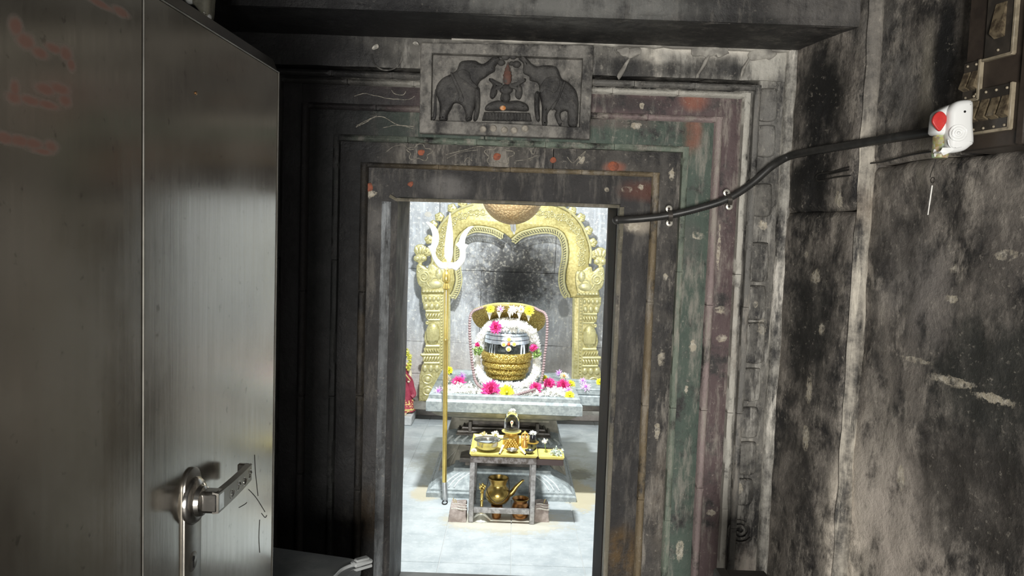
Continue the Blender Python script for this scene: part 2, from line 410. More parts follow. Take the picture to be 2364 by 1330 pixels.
# scratched flower and vine outlines along the lintel frames, vermilion dabs
mCHALK = simple('chalky_outline', (.34, .315, .26), .9, c2=(.14, .13, .11), sc=90)
mVERM = simple('vermilion_dab', (.34, .10, .05), .8, c2=(.16, .06, .04), sc=60)
def scratch(pts, Y, r=.0016, n=5):
    q = cat([at(x, y, Y) for x, y in pts], n)
    q = [p + Vector((mnoise.noise(p*70), 0, mnoise.noise(p*70+Vector((3, 3, 3)))))*.0016 for p in q]
    MB().tube(q, lambda t: r*(.6+.5*abs(mnoise.noise(Vector((t*9, r*999, 0))))), 5).build('carved_outline', mCHALK, wf)
Y1 = 2.9285
for ox, oy, k in ((968, 352, 1.0), (1152, 358, 1.15)):
    scratch([(ox+26*k*math.cos(t)*(1+.22*math.cos(5*t+1)), oy+17*k*math.sin(t)*(1+.22*math.cos(5*t+1))) for t in [i*.26 for i in range(25)]], Y1, .0022, 3)
scratch([(935, 336), (945, 345), (955, 345)], Y1); scratch([(1030, 357), (1070, 347), (1110, 338), (1125, 347)], Y1)
scratch([(1032, 366), (1062, 352), (1104, 346)], Y1, .0012); scratch([(1190, 372), (1215, 368), (1240, 360)], Y1)
scratch([(1226, 350), (1240, 332), (1232, 356), (1222, 344)], Y1); scratch([(1310, 362), (1322, 376), (1340, 360), (1352, 350), (1330, 382)], Y1, .002)
scratch([(1050, 380), (1068, 379), (1070, 384)], Y1); scratch([(1072, 373), (1080, 364), (1090, 372)], Y1)
scratch([(890, 352), (910, 338), (932, 334)], Y1, .0010)
Y3 = 2.9035
scratch([(822, 294), (845, 282), (866, 270), (890, 272), (912, 286), (940, 291), (957, 292)], Y3, .002); scratch([(824, 290), (848, 277), (870, 267)], Y3, .0014)
scratch([(884, 295), (908, 290), (926, 290), (955, 297)], Y3, .0014)
Y5 = 2.8838
scratch([(904, 208), (912, 217), (930, 219), (937, 210)], Y5, .002); scratch([(818, 222), (842, 216), (868, 221), (900, 228), (940, 230), (958, 222)], Y5, .0014)
for px, py, r, Y in ((972, 352, 8, Y1), (1148, 361, 9, Y1), (1278, 369, 7, Y1), (948, 425, 6, 2.948), (852, 433, 10, 2.948), (1416, 384, 13, Y1), (820, 310, 5, Y1)):
    b = MB(); b.ball(at(px, py, Y), (r*Y/FPX, .003, r*.9*Y/FPX), 10, 6)
    for i, v in enumerate(b.v): q = Vector(v); b.v[i] = tuple(q + Vector((1, 0, 1))*.006*mnoise.noise(q*60))
    b.build('vermilion_dab', mVERM, wf)

# bevel of the left jamb: shrine-light highlight painted into a pale bluish arris
mARR = sooty('lit_blue_arris', None, dust=.7, grey=(.17, .18, .185), light=(.42, .45, .47), left_soot_shade=False, seed=21, streak=1.2)
mARRD = sooty('worn_dark_arris', (.22, .2, .14), .6, dust=.6, grey=(.12, .11, .095), left_soot_shade=False, seed=22, streak=1.2)
xa = at(876, 700, 2.945).x; xb = at(900, 700, 2.97).x
rough_panel(xa, xb, 0, OZ-.02, 2.940, 3.0, .012, .0018, 16, 70, .006).build('jamb_arris', mARR, wf, True, 60)
xa2 = at(1419, 700, 2.97).x; xb2 = at(1431, 700, 2.945).x
rough_panel(xa2, xb2, 0, OZ-.01, 2.942, 3.0, .012, .0018, 16, 71, .004).build('jamb_arris', mARRD, wf, True, 60)
MB().tube([at(900, 452, 2.945), at(915, 461, 2.944), at(1170, 467, 2.944), at(1430, 477, 2.944)], .007, 6).build('lintel_arris', mARRD, wf)

# steel door frame lining the reveal (door_2)
mBLK = simple('black_steel', (.010, .0095, .009), .75, 0, c2=(.018, .014, .012), sc=9, bump=.1, **{'Specular_IOR_Level': .12})
mSTRIP = simple('bare_steel_strip', (.30, .32, .33), .35, .7, c2=(.42, .43, .42), sc=5)
mWOODY = simple('yellow_bare_wood', (.34, .23, .09), .7, c2=(.24, .15, .05), sc=30)
d2 = thing('door_2', 'black steel frame lining the lit shrine opening', 'door frame', kind='structure')
for s, x, xo in ((-1, OX0, -1), (1, OX1, 1)):
    x_in = x - s*.006; x_out = x + s*.05
    b = MB(); b.box((min(x_in, x_out), 3.02, 0), (max(x_in, x_out), 3.3, OZ+.03)); b.build('frame_post', mBLK, d2, False)
    b = MB(); b.bbox((min(x-s*.002, x+s*.012), 3.000, .0), (max(x-s*.002, x+s*.012), 3.035, OZ), .002); b.build('steel_strip', mSTRIP, d2)
    b = MB(); b.bbox((min(x-s*.0025, x+s*.010), 2.985, .0), (max(x-s*.0025, x+s*.010), 3.004, .78), .002); b.build('bare_wood_strip', mWOODY, d2)
b = MB(); b.box((OX0, 3.02, OZ-.002), (OX1, 3.3, OZ+.04)); b.build('frame_head', mBLK, d2, False)

# ceiling: overhead beam against the doorway wall, slab towards the viewer
ce = thing('ceiling', 'soot-black stone ceiling slab and beam above the doorway', 'ceiling', kind='structure')
ZC = at(1170, 95, 2.86).z
YBm = 2.52
b = MB(); b.box((-1.7, YBm, ZC), (1.55, 3.0, ZC+.5)); me = b.build('beam', mBEAM, ce, False)
rough_panel(-1.7, 1.55, ZC, ZC+.5, YBm-.004, YBm+.02, .03, .008, 7, 81, .012).build('beam_face', mBEAM, ce, True, 70)
MB().tube([(-.25+.035*i, 2.858, ZC+.004+.006*mnoise.noise(Vector((i*.8, 2, 0)))) for i in range(42)], lambda t: .012+.006*mnoise.noise(Vector((t*30, 5, 1))), 8).build('drip_edge', mPLAS, ce)
b = MB(); b.box((-1.7, -.6, ZC+.42), (1.7, YBm, ZC+.6)); b.build('ceiling_slab', mBEAM, ce, False)

# left wall, dark behind the open steel door
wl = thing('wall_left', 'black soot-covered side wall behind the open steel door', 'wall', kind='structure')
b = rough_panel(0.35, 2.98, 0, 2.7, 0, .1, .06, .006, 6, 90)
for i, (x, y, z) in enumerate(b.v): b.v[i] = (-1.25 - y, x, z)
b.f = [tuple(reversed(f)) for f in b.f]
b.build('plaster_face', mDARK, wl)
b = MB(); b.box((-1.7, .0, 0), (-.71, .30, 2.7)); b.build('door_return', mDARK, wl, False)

# right wall: splayed; proud dark pilaster next to the doorway then set-back plaster
SPL = .22
def wallx(y, off=0.0): return 1.003 + SPL*(2.85 - y) + off
wr = thing('wall_right', 'rough sooty plaster side wall at the doorway with pale streaks', 'wall', kind='structure')
def wr_at(px, py, off=0.0):
    d = ray(px, py)   # X = 1.003+off + SPL*(2.85-Y)
    t = (1.003 + off + SPL*2.85) / (d.x + SPL*d.y); return CAM + d*t
YST = at(1956, 700, 2.47).y
def P3(px, py): p = wr_at(px, py, .03); return tuple(p)
BLK = (.008, .008, .008)
wr_blobs = [
    (P3(1905, 250), (.12, .22, .32), 1.0, BLK), (P3(1880, 430), (.12, .20, .22), .97, BLK), (P3(1880, 760), (.12, .22, .38), .9, (.014, .014, .013)),
    (P3(1860, 1080), (.1, .14, .30), .6, (.03, .027, .024)), (P3(1960, 1230), (.14, .16, .36), .95, (.78, .70, .59)), (P3(2040, 1170), (.14, .24, .30), .85, (.52, .46, .40)),
    (P3(2090, 1320), (.14, .30, .16), .8, (.50, .44, .38)), (P3(2010, 1000), (.12, .12, .30), .6, (.40, .36, .31)), (P3(2100, 640), (.12, .22, .2), .45, (.27, .25, .23)),
    (P3(2290, 880), (.2, .34, .28), .92, (.022, .023, .020)), (P3(2240, 1150), (.2, .34, .24), .8, (.032, .028, .024)), (P3(2140, 720), (.1, .14, .22), .5, (.16, .145, .135)),
    (P3(2060, 560), (.1, .14, .14), .5, (.045, .04, .036)), (P3(2060, 200), (.1, .16, .22), .5, (.17, .165, .155)), (P3(2130, 230), (.08, .05, .3), .85, (.23, .21, .17)), (P3(2180, 130), (.08, .06, .28), .98, BLK), (P3(2030, 60), (.12, .16, .14), .5, (.12, .118, .11)),
    (P3(1880, 70), (.06, .14, .05), .55, (.12, .05, .045)), (P3(2330, 600), (.1, .2, .22), .5, (.055, .048, .043))]
mWR = sooty('sooty_rough_plaster', None, dust=.8, grey=(.19, .170, .148), light=(.36, .325, .28), blobs=wr_blobs, left_soot_shade=False, seed=31, streak=5.5, chips=[(P3(x, y), (.2, w_*.0017, h_*.00045)) for x, y, w_, h_ in ((1958, 462, 16, 80), (1903, 640, 18, 60), (1915, 760, 10, 50), (1880, 588, 8, 26), (2310, 590, 18, 34), (2200, 620, 16, 26), (1890, 900, 14, 120), (1880, 1010, 14, 110), (2065, 1100, 12, 90), (2190, 880, 50, 30), (2100, 830, 40, 20), (2280, 920, 40, 30), (2190, 690, 14, 30))])
mWRE = sooty('lit_plaster_arris', None, dust=.9, grey=(.50, .46, .39), light=(.80, .74, .62), left_soot_shade=False, seed=32, streak=1.2, blobs=[(P3(1990, 120), (.1, .2, .45), .8, (.13, .12, .11)), (P3(1975, 480), (.1, .1, .12), .5, (.25, .18, .12)), (P3(1975, 330), (.1, .1, .1), .6, (.08, .07, .06))])
def side_panel(name, y0, y1, z0, z1, off, mat, res=.025, amp=.010, seed=0, bev=.012):
    b = rough_panel(y0, y1, z0, z1, 0, .15, res, amp, 7, seed, bev)
    for i, (u, v, z) in enumerate(b.v): b.v[i] = (wallx(u, off) + v, u, z)
    b.f = [tuple(reversed(f)) for f in b.f]
    return b.build(name, mat, wr, True, 70)
ZJ = wr_at(2030, 378, .04).z     # open joint between two stone courses
side_panel('pilaster_block', YST, 2.99, 0, ZJ-.15, 0, mWR, .02, .010, 91)
side_panel('pilaster_block', YST, 2.99, ZJ-.147, 2.7, 0, mWR, .02, .012, 92)
side_panel('plaster_face', -.4, YST+.1, 0, ZJ-.006, .045, mWR, .022, .014, 93)
side_panel('plaster_face', -.4, YST+.1, ZJ, 2.7, .036, mWR, .022, .012, 94)
# whitish side of the pilaster, hall light painted into the plaster colour
b = MB(); zs = [2.7*i/90 for i in range(91)]; vs = []
for z in zs:
    for k, u in enumerate((0, .33, .66, 1.0)):
        wv = .007*mnoise.noise(Vector((z*9, k*.7, 4)))
        vs.append((wallx(YST, -.002 + .056*u) + wv, YST - .014*math.sin(u*PI) - .004 + .4*wv, z))
b.add(vs, [(j*4+i+1, j*4+i, (j+1)*4+i, (j+1)*4+i+1) for j in range(90) for i in range(3)])
b.build('pilaster_side', mWRE, wr)

# sanctum shell
mBACK0 = N('mottled_shrine_plaster'); g = mBACK0
n1 = g.noise(5, 8, .7); n2 = g.noise(40, 5, .7); n3 = g.noise(14, 6, .7); stv = g.noise(1, 6, .65, g.map((30, 30, 5)))
col = g.mix(g.rng(n1, .35, .65), (.40, .42, .45), (.60, .615, .625))
col = g.mix(g.math('MULTIPLY', g.rng(stv, .45, .68), .6), col, (.80, .84, .88))
col = g.mix(g.math('MULTIPLY', g.rng(n2, .55, .64), .9), col, (.88, .87, .82))
zz = g.xyz()[2]
col = g.mix(g.math('MULTIPLY', g.rng(g.math('ADD', zz, g.math('MULTIPLY', n1, .3)), .95, .45), .75), col, g.mix(g.rng(n3, .35, .6), (.55, .49, .45), (.70, .635, .58)))
wob = g.math('MULTIPLY', g.math('SUBTRACT', n3, .5), 1.1)
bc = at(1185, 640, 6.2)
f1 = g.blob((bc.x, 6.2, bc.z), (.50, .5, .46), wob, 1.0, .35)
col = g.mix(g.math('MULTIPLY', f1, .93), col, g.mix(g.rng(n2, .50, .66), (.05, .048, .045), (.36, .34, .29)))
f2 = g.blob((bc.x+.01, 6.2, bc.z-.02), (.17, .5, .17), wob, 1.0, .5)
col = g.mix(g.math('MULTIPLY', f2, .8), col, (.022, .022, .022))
for px, py, rx, rz, c in ((1302, 712, .05, .09, (.26, .27, .275)), (1190, 712, .06, .04, (.27, .26, .24)), (988, 495, .035, .025, (.66, .62, .54))):
    p = at(px, py, 6.2); col = g.mix(g.math('MULTIPLY', g.blob((p.x, 6.2, p.z), (rx, .4, rz), wob, 1.0, .75), .8), col, c)
mBACK = g.out(col, .8, 0.0, g.bump(g.math('ADD', n2, n3), .6, .012))
wb = thing('wall_back', 'mottled grey plastered stone wall of the shrine, blackened behind the lingam', 'wall', kind='structure')
YBK = 6.2
joints = [0.0, at(950, 862, YBK).z, at(1300, 800, YBK).z, at(1230, 630, YBK).z, at(1230, 395, YBK).z, 2.95]
for r, (z0, z1) in enumerate(zip(joints, joints[1:])):
    xs = [[-1.4, -.55, .25, 1.3], [-1.4, -.9, .05, .62, 1.3], [-1.4, -.25, .5, 1.3], [-1.4, -.6, .34, 1.3], [-1.4, -.1, 1.3]][r]
    for a0, a1 in zip(xs, xs[1:]):
        rough_panel(a0+.0015, a1-.0015, z0+.0015, z1-.0015, YBK+.004*((r+int(a0*10)) % 2), YBK+.2, .05, .004, 8, r*5+a0, .004).build('stone_block', mBACK, wb, True, 60)
zl0, zl1 = at(975, 943, 6.0).z, at(975, 927, 6.0).z
mLEDGE = simple('dark_ledge_stone', (.17, .16, .14), .85, c2=(.26, .25, .22), sc=14, bump=.4)
o = rough_panel(-.80, .80, zl0, zl1, 5.96, 6.2, .05, .003, 9, 5).build('trim_1', mLEDGE, None, True, 60); tag(o, 'dark stone ledge along the back wall under the brass arch', 'ledge', kind='structure')
wsl = thing('wall_shrine_left', 'grey stone side wall of the shrine behind the red draped idol', 'wall', kind='structure')
b = MB(); b.box((-1.5, 3.3, 0), (-1.35, 6.4, 2.95)); b.build('stone_face', mBACK, wsl, False)
wsr = thing('wall_shrine_right', 'grey stone side wall of the shrine beyond the spout', 'wall', kind='structure')
b = MB(); b.box((1.25, 3.3, 0), (1.4, 6.4, 2.95)); b.build('stone_face', mBACK, wsr, False)
b = MB(); b.box((-1.5, 3.3, 2.9), (1.4, 6.4, 3.05)); o = b.build('ceiling_shrine', mBACK, None, False); tag(o, 'grey stone ceiling over the shrine', 'ceiling', kind='structure')

# floor: grey stone tiles
g = N('grey_stone_tile'); n1 = g.noise(6, 7, .7); n2 = g.noise(34, 5, .7); n3 = g.noise(1, 5, .6, g.map((5, 40, 5)))
col = g.mix(g.rng(n1, .35, .65), (.40, .445, .46), (.53, .565, .57))
col = g.mix(g.math('MULTIPLY', g.rng(n2, .5, .68), .45), col, (.63, .65, .65))
wob = g.math('MULTIPLY', g.math('SUBTRACT', n1, .5), 1.3)
wob = g.math('ADD', wob, g.math('MULTIPLY', g.math('SUBTRACT', n2, .5), 1.0))
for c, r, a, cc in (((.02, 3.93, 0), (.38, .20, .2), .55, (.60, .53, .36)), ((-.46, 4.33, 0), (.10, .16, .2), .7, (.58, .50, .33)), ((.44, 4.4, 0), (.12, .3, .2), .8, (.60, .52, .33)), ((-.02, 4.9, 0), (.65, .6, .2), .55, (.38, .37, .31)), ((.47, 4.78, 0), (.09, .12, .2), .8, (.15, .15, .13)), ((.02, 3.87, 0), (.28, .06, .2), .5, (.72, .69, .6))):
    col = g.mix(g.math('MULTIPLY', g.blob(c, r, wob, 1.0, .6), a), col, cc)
mTILE = g.out(col, g.rng(n1, .3, .7, .36, .55), 0.0, g.bump(g.math('ADD', n2, g.math('MULTIPLY', n3, .5)), .2, .006))
mGROUT = simple('pale_grout', (.55, .56, .55), .9)
mHALL = simple('dark_hall_paving', (.06, .06, .058), .6, c2=(.1, .1, .095), sc=6)
fl = thing('floor', 'grey stone tiled shrine floor with pale joints', 'floor', kind='structure')
b = MB(); b.box((-1.5, 3.3, -.12), (1.4, 6.4, -.004)); b.build('grout_bed', mGROUT, fl, False)
b = MB(); b.box((-1.7, -.8, -.12), (1.7, 3.3, 0)); b.build('hall_paving', mHALL, fl, False)
tl = [onz(918, 1133, 0).x, onz(1012, 1305, 0).x, onz(1180, 1250, 0).x, onz(1335, 1250, 0).x]
xs = [-1.35, tl[0]-.33, tl[0], tl[1], tl[2], tl[3], tl[3]+.33, tl[3]+.62, 1.25]; ys = [3.3, 3.41, onz(1180, 1241, 0).y, 4.09, 4.45, 4.81, 5.17, 5.53, 5.89, 6.2]
for j in range(len(ys)-1):
    for i in range(len(xs)-1):
        b = MB(); dz = .0012*mnoise.noise(Vector((i*3.3, j*2.1, 0)))
        b.bbox((xs[i]+.0016, ys[j]+.0016, -.02), (xs[i+1]-.0016, ys[j+1]-.0016, dz), .0016); b.build('floor_tile', mTILE, fl, False)
# ------------------------------------------------------------------ steel door leaf, open towards the viewer
XD = -.585; DTH = math.radians(2.0)
def ond(px, py, x):
    # point of the leaf plane (leaf turned by DTH about its pivot) given in the unturned frame of the leaf
    n = Vector((math.cos(DTH), -math.sin(DTH), 0)); q0 = Vector((XD, 1.86, 0)) + n*(x-XD)
    d = ray(px, py); t = (q0-CAM).dot(n)/d.dot(n); p = CAM + d*t
    return Matrix.Rotation(DTH, 3, 'Z') @ (p - Vector((XD, 1.86, 0))) + Vector((XD, 1.86, 0))
g = N('dull_brushed_steel'); n1 = g.noise(3.2, 6, .6); n2 = g.noise(1, 6, .65, g.map((60, 60, 3))); n3 = g.noise(50, 4, .6)
col = g.mix(g.rng(n1, .35, .65), (.42, .395, .35), (.52, .495, .45)); col = g.mix(g.math('MULTIPLY', g.rng(n3, .62, .72), .35), col, (.04, .035, .03))
# faded red brushed characters, too worn to read, as stains in the steel
wobd = g.math('MULTIPLY', g.math('SUBTRACT', g.noise(14, 5, .7), .5), .9)
dfac = 0.0
for px_, py_, ry_, rz_ in ((36, 60, 16, 26), (60, 95, 22, 22), (92, 122, 22, 16), (125, 112, 24, 14), (152, 125, 18, 22), (164, 150, 12, 20), (34, 205, 12, 26), (32, 226, 20, 20), (70, 232, 30, 14), (104, 206, 26, 16), (140, 205, 28, 18), (150, 232, 18, 18), (110, 242, 30, 12), (10, 318, 24, 16), (45, 325, 26, 16), (80, 332, 26, 16), (118, 338, 20, 20), (100, 350, 30, 10), (230, 8, 40, 10), (280, 28, 24, 12)):
    p_ = ond(px_, py_, XD); sc_ = p_.y/FPX
    f_ = g.blob((0, p_.y-1.86, p_.z), (1, ry_*sc_*2.2, rz_*sc_*1.25), wobd, 1.0, .25)
    dfac = g.math('MAXIMUM', dfac, f_)
col = g.mix(g.math('MULTIPLY', dfac, .7), col, (.20, .045, .02))
mSTEEL = g.out(col, g.rng(g.math('ADD', g.math('MULTIPLY', n1, .6), g.math('MULTIPLY', n2, .4)), .3, .7, .14, .25), g.math('SUBTRACT', 1.0, g.math('MULTIPLY', dfac, .8)), g.bump(n2, .05, .002))
mCHROME = simple('worn_chrome', (.62, .60, .56), .2, 1.0, c2=(.45, .43, .40), sc=40)
mCHROMED = simple('dull_plate_steel', (.20, .19, .17), .32, .9, c2=(.28, .27, .24), sc=12)
d1 = thing('door_1', 'dull brushed steel door leaf standing open with faded red daubs and lever handle', 'door', (XD, 1.86, 0), kind='structure'); d1.rotation_euler = (0, 0, -DTH)
yE = at(636, 700, 1.9).y; yS = ond(330, 700, XD).y
ZT = ond(638, 164, XD).z
for nm, y0, y1 in (('steel_sheet', yS+.0016, 1.9), ('steel_sheet', .3, yS-.0016)):
    b = MB(); b.bbox((XD-.035, y0, .04), (XD, y1, ZT), .003); b.build(nm, mSTEEL, d1, True, 30)
# folded top edge sloping back
b = MB(); y0, y1 = .3, 1.898
b.add([(XD-.001, y0, ZT), (XD-.001, y1, ZT), (XD-.014, y1, ZT+.030), (XD-.014, y0, ZT+.030), (XD-.035, y0, ZT), (XD-.035, y1, ZT), (XD-.033, y1, ZT+.03), (XD-.033, y0, ZT+.03)],
      [(0,1,2,3), (3,2,6,7), (4,7,6,5), (1,5,6,2), (0,3,7,4)]); b.build('folded_top', mSTEEL, d1, False)
MB().tube([(XD+.0005, .3, ZT), (XD+.0005, 1.9, ZT)], .0022, 6).build('edge_bead', mCHROMED, d1)
MB().tube([(XD+.0002, 1.899, .04), (XD+.0002, 1.899, ZT)], .0022, 6).build('edge_bead', mCHROMED, d1)
MB().tube([(XD+.0004, yS, .04), (XD+.0004, yS, ZT)], .0022, 6).build('seam_bead', mCHROMED, d1)
# lock plate (long with rounded ends), rosette, lever
yk = ond(440, 1155, XD).y; zk = ond(440, 1155, XD).z
hw = .036
pl = [(hw*math.cos(t), hw*math.sin(t)+.028) for t in [PI*i/12 for i in range(13)]] + [(hw*math.cos(t), hw*math.sin(t)-.30) for t in [PI+PI*i/12 for i in range(13)]]
me = plate_mesh([pl], 0, .004, .002)
me.transform(Matrix(((0, -1, 0, XD+.002), (1, 0, 0, yk), (0, 0, 1, zk), (0, 0, 0, 1))))
lp = link('lock_plate', me, mCHROMED, d1, True, 40)
RY = Matrix.Rotation(PI/2, 3, 'Y')
b = MB(); b.lathe([(.045, 0), (.045, .006), (.040, .012), (.030, .014), (.028, .022), (.020, .026)], (XD+.004, yk, zk), 32, M=RY); ro = b.build('rosette', mCHROME, d1)
zkey = ond(438, 1296, XD).z; ykey = ond(438, 1296, XD).y
b = MB(); b.lathe([(.0195, 0), (.0195, .002), (.017, .003)], (XD+.004, ykey, zkey), 28, M=RY, sy=1); b.build('keyhole_escutcheon', mCHROMED, d1)
mHOLE = simple('black_hole', (.004, .004, .004), .9)
b = MB(); b.lathe([(.005, 0), (.005, .0015)], (XD+.0065, ykey, zkey+.006), 12, M=RY); b.box((XD+.0062, ykey-.0022, zkey-.012), (XD+.008, ykey+.0022, zkey+.004)); b.build('keyhole', mHOLE, lp)
# lever: square neck outwards, then flat bar towards the free edge
hx = XD + .050
b = MB(); b.bbox((XD+.02, yk-.016, zk-.020), (hx+.010, yk+.018, zk+.022), .006); b.build('lever_neck', mCHROME, d1)
e0 = ond(500, 1165, hx); e1 = ond(575, 1100, hx)
b = MB(); ya, yb_ = yk-.014, ond(577, 1100, hx-.004).y
vs = []
for t in range(13):
    u = t/12; y = ya + (yb_-ya)*u; z = zk + .001; hh = .021 - .002*u; x = hx + .004 - .010*u*u
    vs += [(x-.006, y, z-hh), (x+.006, y, z-hh+.002), (x+.006, y, z+hh-.002), (x-.006, y, z+hh)]
fs = [(j*4+i, j*4+(i+1) % 4, (j+1)*4+(i+1) % 4, (j+1)*4+i) for j in range(12) for i in range(4)] + [(3,2,1,0), (48,49,50,51)]
b.add(vs, fs); lv = b.build('lever_arm', mCHROMED, d1, True, 40)
b = MB(); b.bbox((hx-.03, yb_-.006, zk-.019), (hx+.0, yb_+.006, zk+.019), .003); b.build('lever_tip', mCHROME, d1)
eng = MB()
for k in range(4):
    yy = yk + .05 + (yb_-yk-.07)*k/3.0; x_ = hx + .0095 - .0095*((yy-ya)/(yb_-ya))**2
    eng.tube([(x_, yy + (.004+.009*(1-i/16))*math.cos(i*.5)*1.2, zk + (.003+.009*(1-i/16))*math.sin(i*.5)*(1 if k % 2 else -1)) for i in range(17)], .0010, 5)
eng.build('engraved_scroll', mCHROME, lv)
# scratches and a bright dot
mSCR = simple('dark_scratch', (.02, .018, .015), .7)
for pts in (((574, 1130), (592, 1150), (612, 1182)), ((588, 1050), (590, 1090), (596, 1145)), ((552, 1172), (566, 1164), (570, 1160)), ((600, 1200), (598, 1240), (600, 1276)), ((604, 1185), (612, 1195), (616, 1190))):
    MB().tube(cat([ond(x, y, XD+.0003) for x, y in pts], 4), .0008, 5).build('scratch', mSCR, d1)
b = MB(); b.ball(ond(453, 215, XD+.001), (.002, .0035, .0035), 8, 6); b.build('rivet', simple('brass_rivet', (.9, .6, .35), .2, 1.0), d1)
# ------------------------------------------------------------------ carved relief panel over the door
YR = 2.795
rp = thing('relief_panel', 'grey carved stone panel of two elephants flanking a seated goddess above the doorway', 'carving', tuple(at(1170, 320, 2.9)))
def rpx(l): return [(940 + x/5.115, 90 + y/5.115) for x, y in l]
plate('panel_frame', rpx([(165, 60), (2195, 90), (2150, 1190), (150, 1115)]), YR+.022, .022, .004, mRELIEF, rp, holes=[rpx([(300, 180), (2070, 240), (2030, 1052), (285, 968)])])
plate('panel_ground', rpx([(200, 100), (2160, 130), (2120, 1150), (190, 1080)]), YR+.042, .006, .002, mRELIEF, rp)
YG = YR+.036
RELD = [.03]
def rel(name, pts, h, bev, sm=3, mat=None, par=None, Y=None):
    return plate(name, rpx(pts), (YG if Y is None else Y) - h*.2, h, min(bev, h*.95), mat or mRELIEF2, par or rp, sm, angle=70)
eleL = [(350, 560), (420, 470), (520, 420), (590, 370), (620, 290), (680, 262), (800, 262), (850, 290), (900, 300), (960, 262), (1020, 215), (1080, 225), (1085, 265), (1040, 330), (1035, 380), (970, 420), (920, 460), (860, 500),
        (820, 590), (810, 700), (800, 800), (770, 900), (760, 960), (690, 965), (690, 880), (640, 780), (560, 760), (520, 830), (480, 900), (470, 965), (380, 960), (385, 880), (380, 760), (345, 660)]
eleR = [(2010, 680), (1980, 600), (1900, 520), (1830, 480), (1800, 420), (1770, 350), (1700, 320), (1600, 320), (1530, 330), (1470, 300), (1400, 225), (1340, 200), (1320, 240), (1370, 290), (1370, 400), (1440, 440), (1450, 490), (1540, 520),
        (1560, 600), (1570, 700), (1590, 800), (1590, 1010), (1650, 1020), (1655, 900), (1700, 830), (1760, 850), (1740, 900), (1790, 1020), (1820, 1010), (1810, 880), (1890, 860), (1900, 1020), (2000, 1040), (2015, 880), (2020, 780)]
e1 = rel('elephant_relief', eleL, .022, .013); e2 = rel('elephant_relief', eleR, .022, .013)
rel('elephant_ear', [(600, 380), (680, 360), (740, 400), (760, 480), (830, 560), (790, 580), (700, 510), (610, 450)], .006, .004, par=e1, Y=YG-.022)
rel('elephant_ear', [(1640, 460), (1780, 450), (1800, 560), (1740, 640), (1640, 600), (1590, 640), (1560, 590)], .006, .004, par=e2, Y=YG-.022)
rel('harness_strap', [(510, 420), (550, 430), (670, 700), (640, 750), (600, 720), (610, 660)], .005, .003, par=e1, Y=YG-.024)
rel('harness_strap', [(1840, 510), (1870, 520), (1790, 720), (1720, 840), (1700, 800), (1780, 690)], .005, .003, par=e2, Y=YG-.024)
rel('elephant_tail', [(330, 600), (345, 640), (345, 900), (320, 960), (290, 940), (310, 880), (318, 700)], .006, .004, par=e1)
rel('front_leg', [(800, 600), (855, 590), (860, 800), (830, 950), (780, 960), (800, 800)], .018, .010, par=e1)
rel('front_leg', [(1510, 640), (1560, 640), (1560, 800), (1565, 970), (1520, 950), (1500, 800)], .018, .010, par=e2)
# water pot lumps raised by the trunks
for x, y, r in ((1110, 280, 45), (1160, 210, 50), (1250, 200, 50), (1290, 300, 50), (1230, 290, 30)):
    b = MB(); b.ball(at(940+x/5.115, 90+y/5.115, YG-.012), (r/5.115*YG/FPX, .012, r/5.115*YG/FPX*.8), 10, 7); b.build('water_pot', mRELIEF2, rp)
# seated goddess
mGOD = mRELIEF2
god = rel('seated_goddess', [(1130, 560), (1090, 540), (1040, 500), (980, 470), (965, 490), (1010, 540), (990, 600), (975, 680), (1010, 710), (1060, 650), (1065, 590), (1110, 590), (1110, 660), (1100, 720), (1160, 740), (1215, 720), (1210, 660), (1215, 590), (1275, 590),
     (1275, 680), (1330, 715), (1360, 650), (1350, 570), (1330, 545), (1400, 500), (1390, 470), (1330, 500), (1270, 545), (1220, 545)], .02, .010)
b = MB(); c = at(940+1183/5.115, 90+440/5.115, YG-.020); s = YG/FPX/5.115
b.lathe([(20*s, -95*s), (40*s, -75*s), (48*s, -40*s), (44*s, -5*s), (52*s, 2*s), (50*s, 14*s), (40*s, 24*s), (42*s, 50*s), (30*s, 60*s), (30*s, 90*s), (18*s, 104*s), (14*s, 135*s), (3*s, 165*s)], c, 20, sy=.6); b.build('crowned_head', simple('reddish_stone_head', (.12, .055, .04), .8, c2=(.06, .055, .05), sc=45), god)
b = MB(); b.ball(at(940+1168/5.115, 90+600/5.115, YG-.016), (62*s, .018, 66*s), 14, 9); b.ball(at(940+1166/5.115, 90+690/5.115, YG-.014), (50*s, .016, 60*s), 12, 8)
for x0, z0, x1, z1, x2, z2 in ((1110, 560, 1040, 590, 1010, 690), (1225, 560, 1300, 590, 1330, 690), (1110, 550, 1050, 520, 995, 480), (1225, 552, 1300, 530, 1380, 490)):
    b.tube(cat([at(940+x/5.115, 90+z/5.115, YG-.020) for x, z in ((x0, z0), (x1, z1), (x2, z2))], 5), lambda t: (24-8*t)*s, 8)
b.build('torso', mRELIEF2, god)
for x in (1125, 1210):
    b = MB(); b.ball(at(940+x/5.115, 90+605/5.115, YG-.02), (34*s, .012, 36*s), 10, 7); b.build('ornament_boss', mRELIEF2, god)
rel('crossed_legs', [(920, 820), (960, 770), (1060, 735), (1180, 745), (1300, 735), (1400, 770), (1435, 830), (1400, 855), (1180, 845), (950, 850)], .026, .014, par=god)
lot = rel('lotus_pedestal', [(910, 870), (1440, 880), (1470, 975), (885, 965)], .018, .006, 0)
for i in range(15):
    x = 915 + i*37; b = MB(); b.ball(at(940+(x+8)/5.115, 90+(920+i*.6)/5.115, YG-.020), (15*s, .007, 46*s), 8, 6); b.build('lotus_petal', mRELIEF2, lot)
